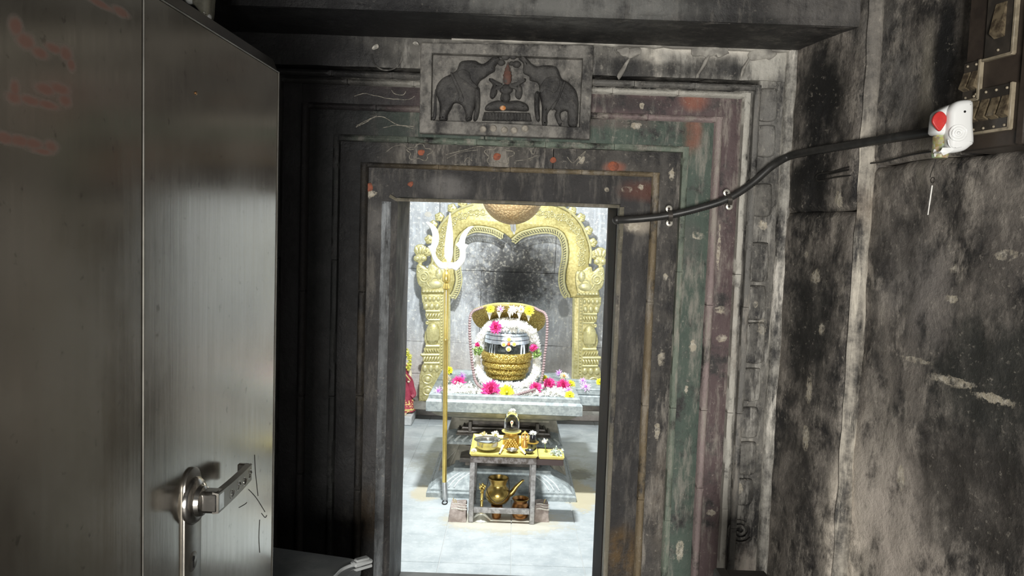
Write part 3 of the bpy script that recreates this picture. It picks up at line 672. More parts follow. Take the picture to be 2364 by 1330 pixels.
b = MB(); b.ball(at(940+1130/5.115, 90+815/5.115, YG-.040), (36*s, .006, 30*s), 10, 6); b.build('orange_dab', simple('orange_paste', (.55, .20, .05), .8, c2=(.62, .45, .3), sc=120), rp)
mROS = simple('pale_rosette_stone', (.34, .31, .26), .85, c2=(.22, .2, .17), sc=60)
for x, y in ((895, 1068), (1018, 1058), (1148, 1078), (1262, 1080), (1390, 1060)):
    b = MB(); b.lathe([(38*s, 0), (40*s, .004), (30*s, .008), (12*s, .009)], at(940+x/5.115, 90+y/5.115, YR), 16, M=Matrix.Rotation(PI/2, 3, 'X')); b.build('rosette', mROS, rp)
b = MB(); b.ball(at(940+1935/5.115, 90+718/5.115, YG-.022), (28*s, .004, 38*s), 10, 6); b.build('chip_mark', simple('buff_chip', (.42, .32, .21), .9), rp)

# ------------------------------------------------------------------ conduit, clamps, switchboard, plug-in device, key, wire
mHOSE = simple('black_corrugated_hose', (.022, .022, .021), .42, c2=(.035, .034, .032), sc=30)
hp = [at(x, y, Y) for x, y, Y in ((1424, 508, 2.91), (1450, 507, 2.89), (1490, 504, 2.875), (1545, 497, 2.862), (1610, 482, 2.845), (1680, 459, 2.83), (1735, 424, 2.825), (1782, 384, 2.815))]
hp += [wr_at(x, y, -.022) for x, y in ((1822, 361), (1870, 350), (1960, 335), (2050, 320), (2120, 309), (2168, 302))]
hp = cat(hp, 26)
co = thing('conduit_hose', 'black corrugated cable hose running from the opening across the frame to the switchboard', 'hose', tuple(hp[0]))
MB().tube(hp, lambda t: .0135 * (1.0 + (.07 if int(t*len(hp)) % 2 else -.05)), 12).build('hose', mHOSE, co, True, 180)
b = MB(); b.ball(hp[0], (.017, .017, .017), 12, 8); b.build('end_collar', mHOSE, co)
mBUTT = simple('cream_steel', (.62, .60, .53), .35, .5)
mSCREW = simple('rust_dark_screw', (.05, .04, .035), .5, .6)
for (x0, y0), (x1, y1), Y, nm in (((1544, 484), (1545, 513), 2.872, 'left'), ((1677, 447), (1683, 475), 2.842, 'right')):
    cl = thing('hose_clamp', 'pale two-eared saddle clamp on the hose, ' + ('nearer the lit opening' if nm == 'left' else 'further up on the pink fillet'), 'clamp', tuple(at(x1, y1, Y)), 'saddle clamps on the hose')
    b = MB()
    arc = [at(x0+(x1-x0)*t, y0+(y1-y0)*t, Y) + Vector((0, -.034*math.sin(PI*t)**.6, 0)) for t in [i/12 for i in range(13)]]
    for p in arc: pass
    vs = []
    for p in arc: vs += [p+Vector((-.008, 0, 0)), p+Vector((.008, 0, 0)), p+Vector((.008, .0015, 0)), p+Vector((-.008, .0015, 0))]
    b.add(vs, [(j*4+i, j*4+(i+1) % 4, (j+1)*4+(i+1) % 4, (j+1)*4+i) for j in range(12) for i in range(4)]); b.build('saddle', simple('dull_clamp_steel', (.10, .09, .08), .5, .5), cl)
    for x, y in ((x0, y0-2), (x1, y1+2)):
        b = MB(); b.lathe([(.0125, 0), (.0125, .003), (.011, .004)], at(x, y, Y-.002), 20, M=Matrix.Rotation(PI/2, 3, 'X')); ear = b.build('clamp_ear', mBUTT, cl)
        b = MB(); b.ball(at(x, y, Y-.006), (.005, .002, .005), 10, 6); b.build('screw', mSCREW, ear)

# local frame on the right wall: u along the wall towards the viewer, n out of the wall, z up
wn = Vector((-1, -SPL, 0)).normalized(); wu = Vector((SPL, -1, 0)).normalized()
def wl_pt(p0, u, n, z): return p0 + wu*u + wn*n + Vector((0, 0, z))
def wmat(p0):
    return Matrix(((wu.x, wn.x, 0, p0.x), (wu.y, wn.y, 0, p0.y), (0, 0, 1, p0.z), (0, 0, 0, 1)))
mBOARD = simple('dark_brown_wood_board', (.045, .034, .026), .45, c2=(.028, .021, .017), sc=14, bump=.2)
mPANEL = simple('grimy_bakelite', (.03, .026, .022), .35, c2=(.05, .042, .034), sc=20)
mTRIMB = simple('dirty_pale_rim', (.33, .28, .2), .45, c2=(.2, .17, .12), sc=30)
mTOG = simple('grimy_cream_switch', (.17, .135, .085), .3, c2=(.06, .045, .03), sc=60)
p0 = wr_at(2214, 352, -.055)
bw = (wr_at(2362, 330, -.055) - p0).dot(wu)
sb = thing('switchboard', 'dark brown wooden switchboard with grimy switch plates high on the right wall', 'switchboard', tuple(p0 + wn*-.05))
M0 = wmat(p0)
b = MB(); b.bbox((0, -.10, 0), (bw+.25, 0, .46), .004, M0); b.build('board', mBOARD, sb)
b = MB(); b.bbox((bw-.012, -.02, .0), (bw+.01, .012, .46), .003, M0); b.build('board_batten', mBOARD, sb)
def uz(px, py):
    q = wr_at(px, py, -.055) - p0; return q.dot(wu), q.z
for nm, (xa_, ya_), (xb_, yb2), cols in (('switch_plate', (2242, 312), (2336, 212), 4), ('switch_plate', (2216, 240), (2264, 152), 2), ('switch_plate', (2276, 142), (2344, -20), 1)):
    u0, z0 = uz(xa_, ya_); u1, z1 = uz(xb_, ya_); z1 = uz(xa_, yb2)[1]
    if u0 < .004: u0 = .004
    b = MB(); b.bbox((u0, 0, z0), (u1, .008, z1), .002, M0); pl_ = b.build(nm, mPANEL, sb)
    b = MB(); t = .005
    b.bbox((u1-t, 0, z0), (u1+t*.4, .012, z1), .001, M0); b.bbox((u0, 0, z0-t*.4), (u1, .012, z0+t), .001, M0); b.build('plate_rim', mTRIMB, pl_)
    for k in range(cols):
        q_ = .14 if cols > 1 else .32; ua = u0 + (u1-u0)*(k+q_)/cols; ub = u0 + (u1-u0)*(k+1-q_)/cols; zc_ = (z0+z1)/2; hz = (z1-z0)*.24
        b = MB()
        b.add([tuple(M0 @ Vector(p)) for p in ((ua, .006, zc_-hz), (ub, .006, zc_-hz), (ub, .024, zc_-hz*.7), (ua, .024, zc_-hz*.7), (ua, .006, zc_+hz), (ub, .006, zc_+hz), (ub, .010, zc_+hz), (ua, .010, zc_+hz))],
              [(0,3,2,1), (4,5,6,7), (3,7,6,2), (0,4,7,3), (1,2,6,5), (0,1,5,4)])
        b.build('rocker_switch', mTOG, pl_, False)
        for zz in (z0+(z1-z0)*.1, z1-(z1-z0)*.1):
            b = MB(); b.ball(M0 @ Vector(((ua+ub)/2, .009, zz)), .0035, 8, 6); b.build('plate_screw', mTRIMB, pl_)

mWP = simple('white_glossy_plastic', (.78, .79, .78), .22)
mRP = simple('red_plastic_drop', (.55, .035, .03), .35, c2=(.48, .03, .03), sc=90)
q0 = wr_at(2196, 350, -.13)
dv = thing('plug_in_vaporiser', 'white plastic plug-in device with red drop emblem and swirl beside the switchboard', 'plug-in device', tuple(q0))
# white curved shell facing the viewer
YV = q0.y
def vpx(px, py, Y): return at(px, py, Y)
shell = [(924*0, 0)]
def dpx(l): return [(2100 + x/3.5, y/3.5) for x, y in l]
sh = plate('front_shell', dpx([(380, 820), (460, 812), (487, 830), (490, 900), (487, 1000), (495, 1150), (470, 1185), (420, 1220), (340, 1238), (260, 1240), (210, 1235), (270, 1205), (292, 1180), (295, 1080), (300, 960), (305, 900), (335, 850)]), YV, .020, .012, mWP, dv, 4, angle=80)
b = MB(); c = at(2100+395/3.5, 1075/3.5, YV-.021); s = YV/FPX
for r in (20, 14, 8):
    b.tube([c + Vector((r*s*math.cos(t*.35), .0003, r*s*.95*math.sin(t*.35))) for t in range(18)], .0009, 6, True)
b.ball(c, (4*s, .004, 4*s), 10, 6); b.build('swirl_ridge', mWP, dv)
MB().tube(cat([at(2100+x/3.5, y/3.5, YV-.021) for x, y in ((310, 1130), (325, 1180), (370, 1200), (420, 1190))], 6), .0016, 6).build('lower_ridge', mWP, dv)
b = MB(); b.ball(at(2100+446/3.5, 902/3.5, YV-.020), (.003, .003, .003), 8, 6); b.build('pin_hole', mHOLE, dv)
YV2 = YV + .03
plate('side_body', dpx([(190, 960), (200, 915), (250, 880), (330, 860), (340, 1060), (330, 1100), (190, 1090), (182, 1030)]), YV2, .026, .010, mWP, dv, 3, angle=80)
plate('red_drop', dpx([(180, 985), (190, 940), (225, 905), (262, 905), (292, 940), (292, 985), (268, 1030), (238, 1062), (205, 1030)]), YV2-.026, .004, .002, mRP, dv, 4)
g = N('bottle_label'); vv = g.n('ShaderNodeTexVoronoi'); g.set(vv.inputs['Vector'], g.co); vv.inputs['Scale'].default_value = 130
hs = g.n('ShaderNodeHueSaturation'); g.set(hs.inputs['Color'], vv.outputs['Color']); hs.inputs['Saturation'].default_value = .6; hs.inputs['Value'].default_value = .45
mLAB = g.out(g.mix(.45, hs.outputs[0], (.45, .40, .12)), .35)
cb = at(2172, 332, YV2); hb = 22*YV2/FPX
b = MB(); b.lathe([(.001, -.036), (.018, -.036), (.020, -.03), (.020, .016), (.010, .03)], cb, 20); b.build('refill_bottle', mLAB, dv)
# prongs into the board keep it held
b = MB(); b.box(tuple(at(2205, 300, YV+.0)), tuple(at(2222, 270, YV+.0)+Vector((0, .10, 0)))); b.build('plug_body', mWP, dv, False)

mTHR = simple('dark_thread', (.02, .018, .015), .8)
mMETK = simple('bright_key_steel', (.34, .33, .31), .5, .6)
k0 = wr_at(2160, 352, -.03)
kt = thing('hanging_key', 'thin bright metal rod key on a dark thread below the white device', 'key', tuple(k0))
kp = cat([wr_at(x, y, -.012) for x, y in ((2163, 346), (2160, 370), (2150, 398), (2147, 410))], 5)
MB().tube(kp, .0011, 6).build('thread', mTHR, kt)
kc = wr_at(2153, 416, -.012)
MB().tube([kc + wu*(.007*math.cos(t*.5)) + Vector((0, 0, .008*math.sin(t*.5))) for t in range(13)], .0012, 6).build('key_ring', simple('dull_ring', (.12, .11, .1), .4, .9), kt)
ka, kb_ = wr_at(2152, 428, -.012), wr_at(2142, 496, -.010)
b = MB(); b.tube([ka, ka.lerp(kb_, .66)], .0032, 8); b.tube([ka.lerp(kb_, .66), kb_], .0026, 8); b.build('key_rod', mMETK, kt)
lw = thing('wire_loop', 'bent dark wire loop lying along the wall joint under the hose', 'wire', tuple(wr_at(1890, 410, 0)))
def on_wr(px, py, d=.006): 
    p = wr_at(px, py, 0); o = 0 if p.y > YST else .03
    return wr_at(px, py, o-d)
lp_ = [(2150, 350), (2100, 358), (2040, 373), (2003, 378), (1960, 386), (1920, 397), (1893, 401), (1884, 409), (1892, 418), (1925, 410), (1965, 405), (1995, 402), (2004, 390), (1995, 386), (1960, 392), (1915, 402)]
MB().tube(cat([on_wr(x, y) for x, y in lp_], 6), .0028, 6).build('wire', simple('dull_wire', (.045, .043, .04), .4, .6), lw)

# pale fitting above the steel door
mPALE = simple('grimy_pale_plastic', (.32, .31, .25), .3, c2=(.14, .135, .11), sc=25)
YF_ = 2.25
ff = thing('hanging_lamp_fitting', 'grimy pale plastic lamp fitting with white tips hanging above the steel door', 'lamp fitting', tuple(at(470, 0, YF_)))
plate('fitting_body', [(428, -60), (492, -60), (491, 5), (489, 36), (484, 44), (474, 40), (466, 30), (456, 18), (444, 8), (430, 2)], YF_, .03, .012, mPALE, ff, 3, angle=70)
b = MB(); b.ball(at(483, 39, YF_-.012), (.0065, .010, .008), 12, 8); b.build('white_tip', mWP, ff)
b = MB(); b.ball(at(439, 2, YF_-.020), (.012, .014, .009), 12, 8); b.build('white_cap', mWP, ff)
b = MB(); b.lathe([(.012, 0), (.012, 1.0)], at(460, -50, YF_), 12)
for i, v in enumerate(b.v): b.v[i] = (v[0], v[1], min(v[2], ZC+.43))
b.build('drop_rod', mPALE, ff)

# grey lidded box at the door side
mGRYP = simple('dark_grey_plastic_lid', (.13, .14, .145), .42, c2=(.19, .2, .2), sc=9, bump=.15)
mCLR = simple('translucent_clip_plastic', (.55, .57, .57), .12, .0, **{'Transmission_Weight': .35})
zl = .50
ca = onz(720, 1273, zl); cbb = onz(846, 1291, zl)
ux = (cbb-ca); ux.z = 0; Lx = ux.length; ux.normalize(); uy = Vector((ux.y, -ux.x, 0))
bx = thing('lidded_box', 'dark grey lidded plastic box with clear clip standing at the foot of the doorway', 'box', (ca.x, ca.y, 0))
def rrect(L, W, r, n=5):
    out = []
    for cx_, cy_, a0 in ((L-r, -r, 0), (r, -r, PI/2), (r, -W+r, PI), (L-r, -W+r, 3*PI/2)):
        for i in range(n+1): a = a0 + PI/2*i/n; out.append((cx_+r*math.cos(a), cy_+r*math.sin(a)))
    return out
LB, WB = Lx+.42, .36
def ring(off, z):
    rr = rrect(LB, WB, .05)
    o = []
    for x, y in rr:
        x = (x-LB/2)*(LB-2*off)/LB+LB/2; y = (y+WB/2)*(WB-2*off)/WB-WB/2
        o.append(ca + ux*(x-.42) - Vector((-ux.y, ux.x, 0))*(-y) + Vector((0, 0, z-zl)))
    return o
def stack(rings):
    b = MB(); n = len(rings[0]); vs = [p for r in rings for p in r]
    fs = [(j*n+i, j*n+(i+1) % n, (j+1)*n+(i+1) % n, (j+1)*n+i) for j in range(len(rings)-1) for i in range(n)] + [tuple(range(n-1, -1, -1)), tuple((len(rings)-1)*n+i for i in range(n))]
    return b.add(vs, fs)
stack([ring(.05, 0), ring(.03, .42), ring(.028, zl-.03)]).build('box_body', simple('grey_plastic_tub', (.10, .105, .107), .4), bx)
stack([ring(.0, zl-.035), ring(-.002, zl-.012), ring(.006, zl-.002), ring(.02, zl)]).build('lid', mGRYP, bx)
# rim step and clear clip at the near right corner
rimp = cat([onz(x, y, zl+.003) for x, y in ((852, 1297), (830, 1301), (806, 1308), (786, 1318), (770, 1334))], 6)
MB().tube(rimp, .006, 8, flat=.6).build('lid_rim', mCLR, bx)
rimp = cat([onz(x, y, zl-.006) for x, y in ((858, 1306), (838, 1312), (812, 1320), (796, 1332))], 6)
MB().tube(rimp, .005, 8, flat=.6).build('lid_rim', mCLR, bx)
b = MB(); cc = onz(835, 1300, zl+.006); Mz = Matrix.Translation(cc) @ Matrix.Rotation(math.radians(40), 4, 'Z')
b.bbox((-.030, -.016, -.004), (.030, .016, .010), .004, Mz); b.bbox((-.022, -.011, .008), (.022, .011, .016), .003, Mz); b.build('clear_clip', mCLR, bx)

# dark stand at the lower right
zs_ = .62
sA, sB_ = onz(1660, 1312, zs_), onz(1768, 1316, zs_)
st_ = thing('dark_wooden_stand', 'dark wooden stand with a small nub, only its top edge showing by the carved pilaster', 'stand', (sA.x, sA.y, 0))
mDKW = simple('dark_wood', (.018, .014, .012), .6, c2=(.03, .024, .02), sc=20)
b = MB(); b.bbox((sA.x, sA.y-.30, 0), (sB_.x, sA.y, zs_), .008); b.build('stand_body', mDKW, st_)
b = MB(); b.bbox((sA.x-.022, sA.y-.12, zs_-.10), (sA.x+.012, sA.y-.02, zs_+.012), .006); b.build('nub', mDKW, st_)
# ================================================================== SHRINE
def u_(Y): return Y/FPX        # metres per photo pixel at depth Y

# ------------------------------------------------------------------ pedestal (square moulded altar with spout)
YC = 4.66; XCp = -.02
mSLAB = simple('blue_grey_granite', (.23, .265, .27), .5, c2=(.36, .40, .40), sc=38, bump=.35, bsc=90)
mCORE = simple('olive_grey_stone', (.16, .155, .125), .8, c2=(.26, .25, .205), sc=16, bump=.5, bsc=40)
mMOUL = simple('oily_dark_stone', (.065, .058, .05), .34, c2=(.14, .125, .105), sc=22, bump=.3, bsc=50)
pd = thing('altar_pedestal', 'moulded blue-grey stone altar pedestal with a spout carrying the garlanded lingam', 'pedestal', (XCp, YC, 0))
K = .93
ZS = .592
b = MB(); b.square([(.425, 0), (.425, .026), (.412, .034), (.412, .042)], (XCp, YC), K); b.build('base_plinth', mSLAB, pd, False)
b = MB(); b.square([(.405, .0425), (.385, .062), (.290, .112), (.282, .118), (.282, .134)], (XCp, YC), K); sl = b.build('base_slope', mSLAB, pd, False)
mPET = simple('pale_carved_petal', (.50, .55, .56), .5, c2=(.62, .66, .66), sc=50)
for sx in (-1, 1):   # carved petal lines at the corners of the base slope
    for k in range(3):
        pts = []
        for i in range(9):
            t = i/8; h = .395 - .105*t; z = .054 + .056*t
            xx = XCp + sx*(.33 - .03*k - .085*t + .012*math.sin(t*PI)); pts.append((xx, YC - h*K - .003, z))
        MB().tube(pts, lambda t: .0052*(1-.45*abs(2*t-1)), 6).build('carved_petal_line', mPET, sl)
b = MB(); b.square([(.22, .134), (.22, .15), (.25, .16), (.25, .185), (.20, .20), (.20, .245), (.24, .262), (.29, .280)], (XCp, YC), K); b.build('lower_moulding', mMOUL, pd, False)
b = MB(); b.square([(.30, .278), (.340, .288), (.340, .302), (.325, .318), (.29, .326)], (XCp, YC), K); pb = b.build('petal_band', mSLAB, pd, False)
pm = MB()
for i in range(15):
    if abs(i-7) < 1: continue
    x = XCp - .31 + .62*i/14; sgn = -1 if i < 7 else 1
    pm.tube([(x+sgn*.012, YC-.338*K, .306), (x, YC-.325*K, .318), (x-sgn*.018, YC-.30*K, .328)], lambda t: .0065*(1-.6*t)+.002, 6)
o = pm.build('petal_ridges', mPET, pb); o['kind'] = 'stuff'
b = MB()
b.square([(.275, .326), (.275, .333), (.265, .338)], (XCp, YC), K)
for h, z, r in ((.262, .344, .010), (.236, .360, .009)):
    b.tube([(XCp+sx*h, YC+sy*h*K, z) for sx, sy in ((-1,-1),(1,-1),(1,1),(-1,1))], r, 8, True)
b.square([(.25, .336), (.245, .352), (.215, .366), (.195, .374), (.195, .404), (.24, .410)], (XCp, YC), K); b.build('neck_moulding', mMOUL, pd, True, 35)
b = MB()
for x in (-.205, .185): b.bbox((XCp+x, YC-.26*K-.01, .345), (XCp+x+.02, YC-.19*K, .408), .003)
b.bbox((XCp-.15, YC-.215*K, .372), (XCp+.15, YC-.19*K, .378), .002); b.bbox((XCp-.15, YC-.215*K, .398), (XCp+.15, YC-.19*K, .404), .002)
b.build('neck_frame', mMOUL, pd)
b = MB(); b.square([(.25, .408), (.262, .414), (.262, .424), (.30, .436), (.37, .458), (.40, .478), (.41, .488)], (XCp, YC), K); b.build('under_slab', mCORE, pd, False)
# battered plain core behind the front mouldings
b = MB(); vs = []
for z, hx_ in ((.03, .392), (.45, .300)):
    for x, y in ((-hx_, 4.55), (hx_, 4.55), (hx_, 5.05), (-hx_, 5.05)): vs.append((XCp+x, y, z))
b.add(vs, [(3,2,1,0), (4,5,6,7), (0,1,5,4), (1,2,6,5), (2,3,7,6), (3,0,4,7)]); b.build('battered_core', mCORE, pd, False)
for sx in (-1, 1):
    for (xa0, z0), (xa1, z1) in (((.37, .09), (.27, .21)), ((.33, .05), (.25, .27))):
        MB().tube([(XCp+sx*xa0, 4.546, z0), (XCp+sx*xa1, 4.546, z1)], .007, 6).build('core_rib', mCORE, pd)
# top slab: tray with raised rim, sunk channel and spout to the right
def slab_ring(hx0, hx1, y0, y1, z): return [(XCp-hx0, y0, z), (XCp+hx0, y0, z), (XCp+hx1, y1, z), (XCp-hx1, y1, z)]
b = MB(); vs = []
rings_ = [slab_ring(.405, .40, 4.285, 5.05, .487), slab_ring(.438, .43, 4.253, 5.08, .497), slab_ring(.438, .43, 4.25, 5.08, .552), slab_ring(.432, .425, 4.258, 5.075, .562), slab_ring(.425, .42, 4.262, 5.07, .566), slab_ring(.425, .42, 4.262, 5.07, ZS-.004), slab_ring(.420, .415, 4.267, 5.065, ZS),
          slab_ring(.385, .38, 4.305, 5.025, ZS), slab_ring(.378, .373, 4.315, 5.015, ZS-.022)]
for r in rings_: vs += r
k = len(rings_)
fs = [(j*4+i, j*4+(i+1) % 4, (j+1)*4+(i+1) % 4, (j+1)*4+i) for j in range(k-1) for i in range(4)] + [(3,2,1,0), tuple((k-1)*4+i for i in range(4))]
b.add(vs, fs); b.build('top_slab', mSLAB, pd, False)
b = MB(); b.lathe([(.25, ZS-.022), (.25, ZS-.006), (.235, ZS-.001)], (0, YC, 0), 40); b.build('lingam_seat', mSLAB, pd, True, 30)
b = MB()
for (z0, z1, y0, y1) in ((.490, .552, 4.55, 4.89), (.552, ZS-.010, 4.565, 4.875)):
    b.bbox((XCp+.40, y0, z0), (XCp+.86, y1, z1), .006)
b.bbox((XCp+.415, 4.565, ZS-.016), (XCp+.85, 4.61, ZS), .005); b.bbox((XCp+.415, 4.83, ZS-.016), (XCp+.85, 4.875, ZS), .005)
b.build('spout', mSLAB, pd)
b = MB(); b.bbox((XCp+.38, 4.58, .452), (XCp+.84, 4.86, .494), .006); b.build('spout_underside', mMOUL, pd)

# ------------------------------------------------------------------ lingam
YL = 4.71
lx = at(1170, 800, YL-.14).x; LR = .139
g = N('polished_black_stone_with_ash'); zz = g.xyz()[2]; nn = g.noise(30, 5, .7); n2 = g.noise(1, 5, .6, g.map((60, 60, 8)))
wv = g.math('ADD', zz, g.math('MULTIPLY', g.math('SUBTRACT', nn, .5), .006))
za = at(1170, 797, YL-.14).z - ZS; zb_ = at(1170, 766, YL-.14).z - ZS
ash = g.rng(wv, za, za+.002)
for f in (.30, .62, .86):
    zc_ = za + (zb_-za)*f
    gap = g.math('SUBTRACT', 1.0, g.math('MULTIPLY', g.rng(wv, zc_-.003, zc_-.0012), g.rng(wv, zc_+.003, zc_+.0012)))
    ash = g.math('MULTIPLY', ash, gap)
col = g.mix(ash, g.mix(g.rng(nn, .45, .7), (.018, .022, .02), (.09, .1, .095)), g.mix(g.rng(n2, .35, .65), (.36, .43, .50), (.62, .68, .72)))
mLING = g.out(col, g.rng(ash, 0, 1, .22, .8), 0.0)
lg = thing('lingam', 'black stone lingam with pale ash bands and four yellow dots around a red one', 'lingam', (lx, YL, ZS))
b = MB(); b.lathe([(.10, 0), (.12, .1), (LR, .2), (LR, .30)] + [(LR*math.cos(t*PI/16), .30 + .072*math.sin(t*PI/16)) for t in range(1, 8)] + [(.004, .372)], (lx, YL, ZS-.004), 40); b.build('stone_shaft', mLING, lg, True, 60)
def on_cyl(px, py, r=LR, out=.0):
    d = ray(px, py); # intersect cylinder about (lx, YL)
    A = d.x**2 + d.y**2; B = -2*(d.x*lx + d.y*YL); C_ = lx*lx + YL*YL - (r+out)**2
    t = (-B - math.sqrt(max(0, B*B-4*A*C_)))/(2*A); return CAM + d*t
mSAND = simple('sandal_yellow_paste', (.82, .72, .10), .8); mSANDP = simple('pale_sandal_paste', (.86, .82, .60), .85); mKUM = simple('red_kumkum', (.62, .10, .03), .8)
for px, py in ((1175, 783), (1163, 795), (1187, 794), (1174, 806)):
    p = on_cyl(px, py, out=.002); b = MB(); b.ball(p, (.0165, .006, .0165), 16, 8); dd = b.build('sandal_dot', mSANDP, lg)
    b = MB(); b.ball(p+Vector((0, -.004, 0)), (.0105, .005, .0105), 14, 8); b.build('yellow_centre', mSAND, dd)
b = MB(); b.ball(on_cyl(1174.5, 794.5, out=.002), (.0095, .006, .0095), 14, 8); b.build('red_dot', mKUM, lg)
mASH = simple('ash_streak', (.52, .58, .63), .85, c2=(.40, .46, .52), sc=90)
for pts, wd in ((((1133, 795), (1131, 808), (1130, 822)), .0028), (((1137, 795), (1136, 808), (1135, 822)), .0045), (((1143, 796), (1142, 810), (1141, 822)), .0022), (((1204, 797), (1203, 806), (1202, 822)), .008), (((1208, 797), (1209, 806), (1209, 822)), .009)):
    MB().tube(cat([on_cyl(x, y, out=-.0005) for x, y in pts], 5), wd, 6, flat=.35).build('ash_streak', mASH, lg)

# ------------------------------------------------------------------ brass serpent wrapped round the lingam, with hood
g = N('scaled_brass'); v1 = g.vor(95, g.map((1, 1, 1.25)), 'F1'); n1 = g.noise(20, 4)
mSCALE = g.out(g.mix(g.rng(v1, .25, .55), (.72, .56, .17), (.40, .28, .06)), g.rng(n1, .3, .7, .26, .42), .75, g.bump(v1, .9, .006))
mBRASS = simple('pale_polished_brass', (.86, .74, .30), .32, .7, c2=(.74, .62, .22), sc=20)
sn = thing('brass_serpent', 'coiled brass serpent band around the lingam with a wide scaled hood above', 'serpent ornament', (lx, YL, ZS))
ringsn = [(1230, 1110, 820, 841), (1227, 1113, 841, 855), (1222, 1117, 855, 868), (1216, 1122, 868, 879), (1202, 1142, 879, 886)]
for i, (xr_, xl_, ya_, yb_) in enumerate(ringsn):
    rad = (xr_-xl_)/2*u_(YL); yfr = YL - rad
    z1, z0 = at(1170, ya_, yfr).z, at(1170, yb_, yfr).z
    hh = (z1-z0)/2
    z0 = max(z0, ZS-.002)
    b = MB(); prof = []
    for q in range(9):
        t = -PI/2 + PI*q/8; prof.append((rad - hh*.55 + hh*.55*math.cos(t), (z0+z1)/2 + (z1-z0)/2*math.sin(t)*1.03))
    b.lathe([(rad-.05, prof[0][1])] + prof + [(rad-.05, prof[-1][1])], (lx, YL, 0), 56, caps=False, mod=lambda a, z: 1 + .004*math.sin(7*a))
    b.build('coil', mSCALE, sn)
def hpx(l): return [(900 + x/4.433, 680 + y/4.433) for x, y in l]
YH = 4.83
# hood as a curved sheet: rows from the bottom edge to the rim, leaning forward at the rim
top = cat([Vector((x, y, 0)) for x, y in hpx([(828, 190), (870, 160), (950, 135), (1020, 118), (1100, 108), (1210, 108), (1330, 112), (1430, 130), (1510, 160), (1592, 198)])], 6)
bot = cat([Vector((x, y, 0)) for x, y in hpx([(836, 205), (850, 262), (890, 320), (935, 345), (1010, 350), (1100, 360), (1210, 370), (1330, 378), (1420, 385), (1495, 385), (1560, 345), (1590, 290), (1594, 215)])], 4)
def resample(c, n):
    d = [0]
    for a, b_ in zip(c, c[1:]): d.append(d[-1] + (b_-a).length)
    out = []
    for i in range(n):
        s_ = d[-1]*i/(n-1); j = max(k for k in range(len(d)) if d[k] <= s_+1e-9); j = min(j, len(c)-2)
        t = (s_-d[j])/max(1e-9, d[j+1]-d[j]); out.append(c[j].lerp(c[j+1], min(1, t)))
    return out
NT, NB = 41, 9
T, Bt = resample(top, NT), resample(bot, NT)
vs = []
for j in range(NB):
    t = j/(NB-1)
    for i in range(NT):
        p = Bt[i].lerp(T[i], t); e = abs(i/(NT-1)*2-1)
        Y = YH + .02*(1-e) - .20*t*(1-.35*e) - .10*t*t*(1-e) + .05*e*e
        vs.append(at(p.x, p.y, Y))
nf = len(vs); vs += [v + Vector((0, .016, .006 if i >= NT*(NB-1) else .004)) for i, v in enumerate(vs)]
fs = [(j*NT+i, j*NT+i+1, (j+1)*NT+i+1, (j+1)*NT+i) for j in range(NB-1) for i in range(NT-1)]
fs += [tuple(reversed([q+nf for q in f])) for f in fs]
rim = list(range(NT)) + [j*NT+NT-1 for j in range(1, NB)] + [(NB-1)*NT+i for i in range(NT-2, -1, -1)] + [j*NT for j in range(NB-2, 0, -1)]
fs += [(rim[(q+1) % len(rim)], rim[q], rim[q]+nf, rim[(q+1) % len(rim)]+nf) for q in range(len(rim))]
b = MB(); b.add(vs, fs); hd = b.build('hood', mSCALE, sn, True, 60)
rimv = [vs[(NB-1)*NT+i] + Vector((0, .010, .003)) for i in range(NT)]
MB().tube(rimv, lambda t: .004 + .007*math.sin(PI*t)**.8, 10).build('hood_rim', mBRASS, hd)
for x in (1075, 1190, 1300, 1400):
    p = hpx([(x, 330 if x < 1350 else 290)])[0]; 
mHEAD = simple('pale_silver_cone', (.86, .84, .70), .35, .3)
heads = []
for x, y0, y1 in ((1020, 178, 262), (1120, 178, 246), (1228, 178, 242), (1326, 186, 262), (1420, 200, 274)):
    a, c = [at(*hpx([(x, y)])[0], 4.51) for y in (y0, y1)]
    w_ = 28/4.433*u_(4.51); b = MB()
    b.lathe([(.001, 0), (w_*.25, .22), (w_*.55, .55), (w_, .92), (w_*1.0, 1.0)], (0, 0, 0), 14)
    for i, v in enumerate(b.v): b.v[i] = tuple(c.lerp(a, v[2]) + Vector((v[0], v[1]*.6, 0)))
    b.build('serpent_head', mHEAD, sn); heads.append(a)
# neck stem joining coil and hood behind the shaft
MB().tube(cat([(lx, YL+LR+.02, ZS+.08), (lx, YL+LR+.03, ZS+.3), (lx, YH+.05, ZS+.42)], 6), .035, 10, flat=.5).build('hood_stem', mSCALE, sn)

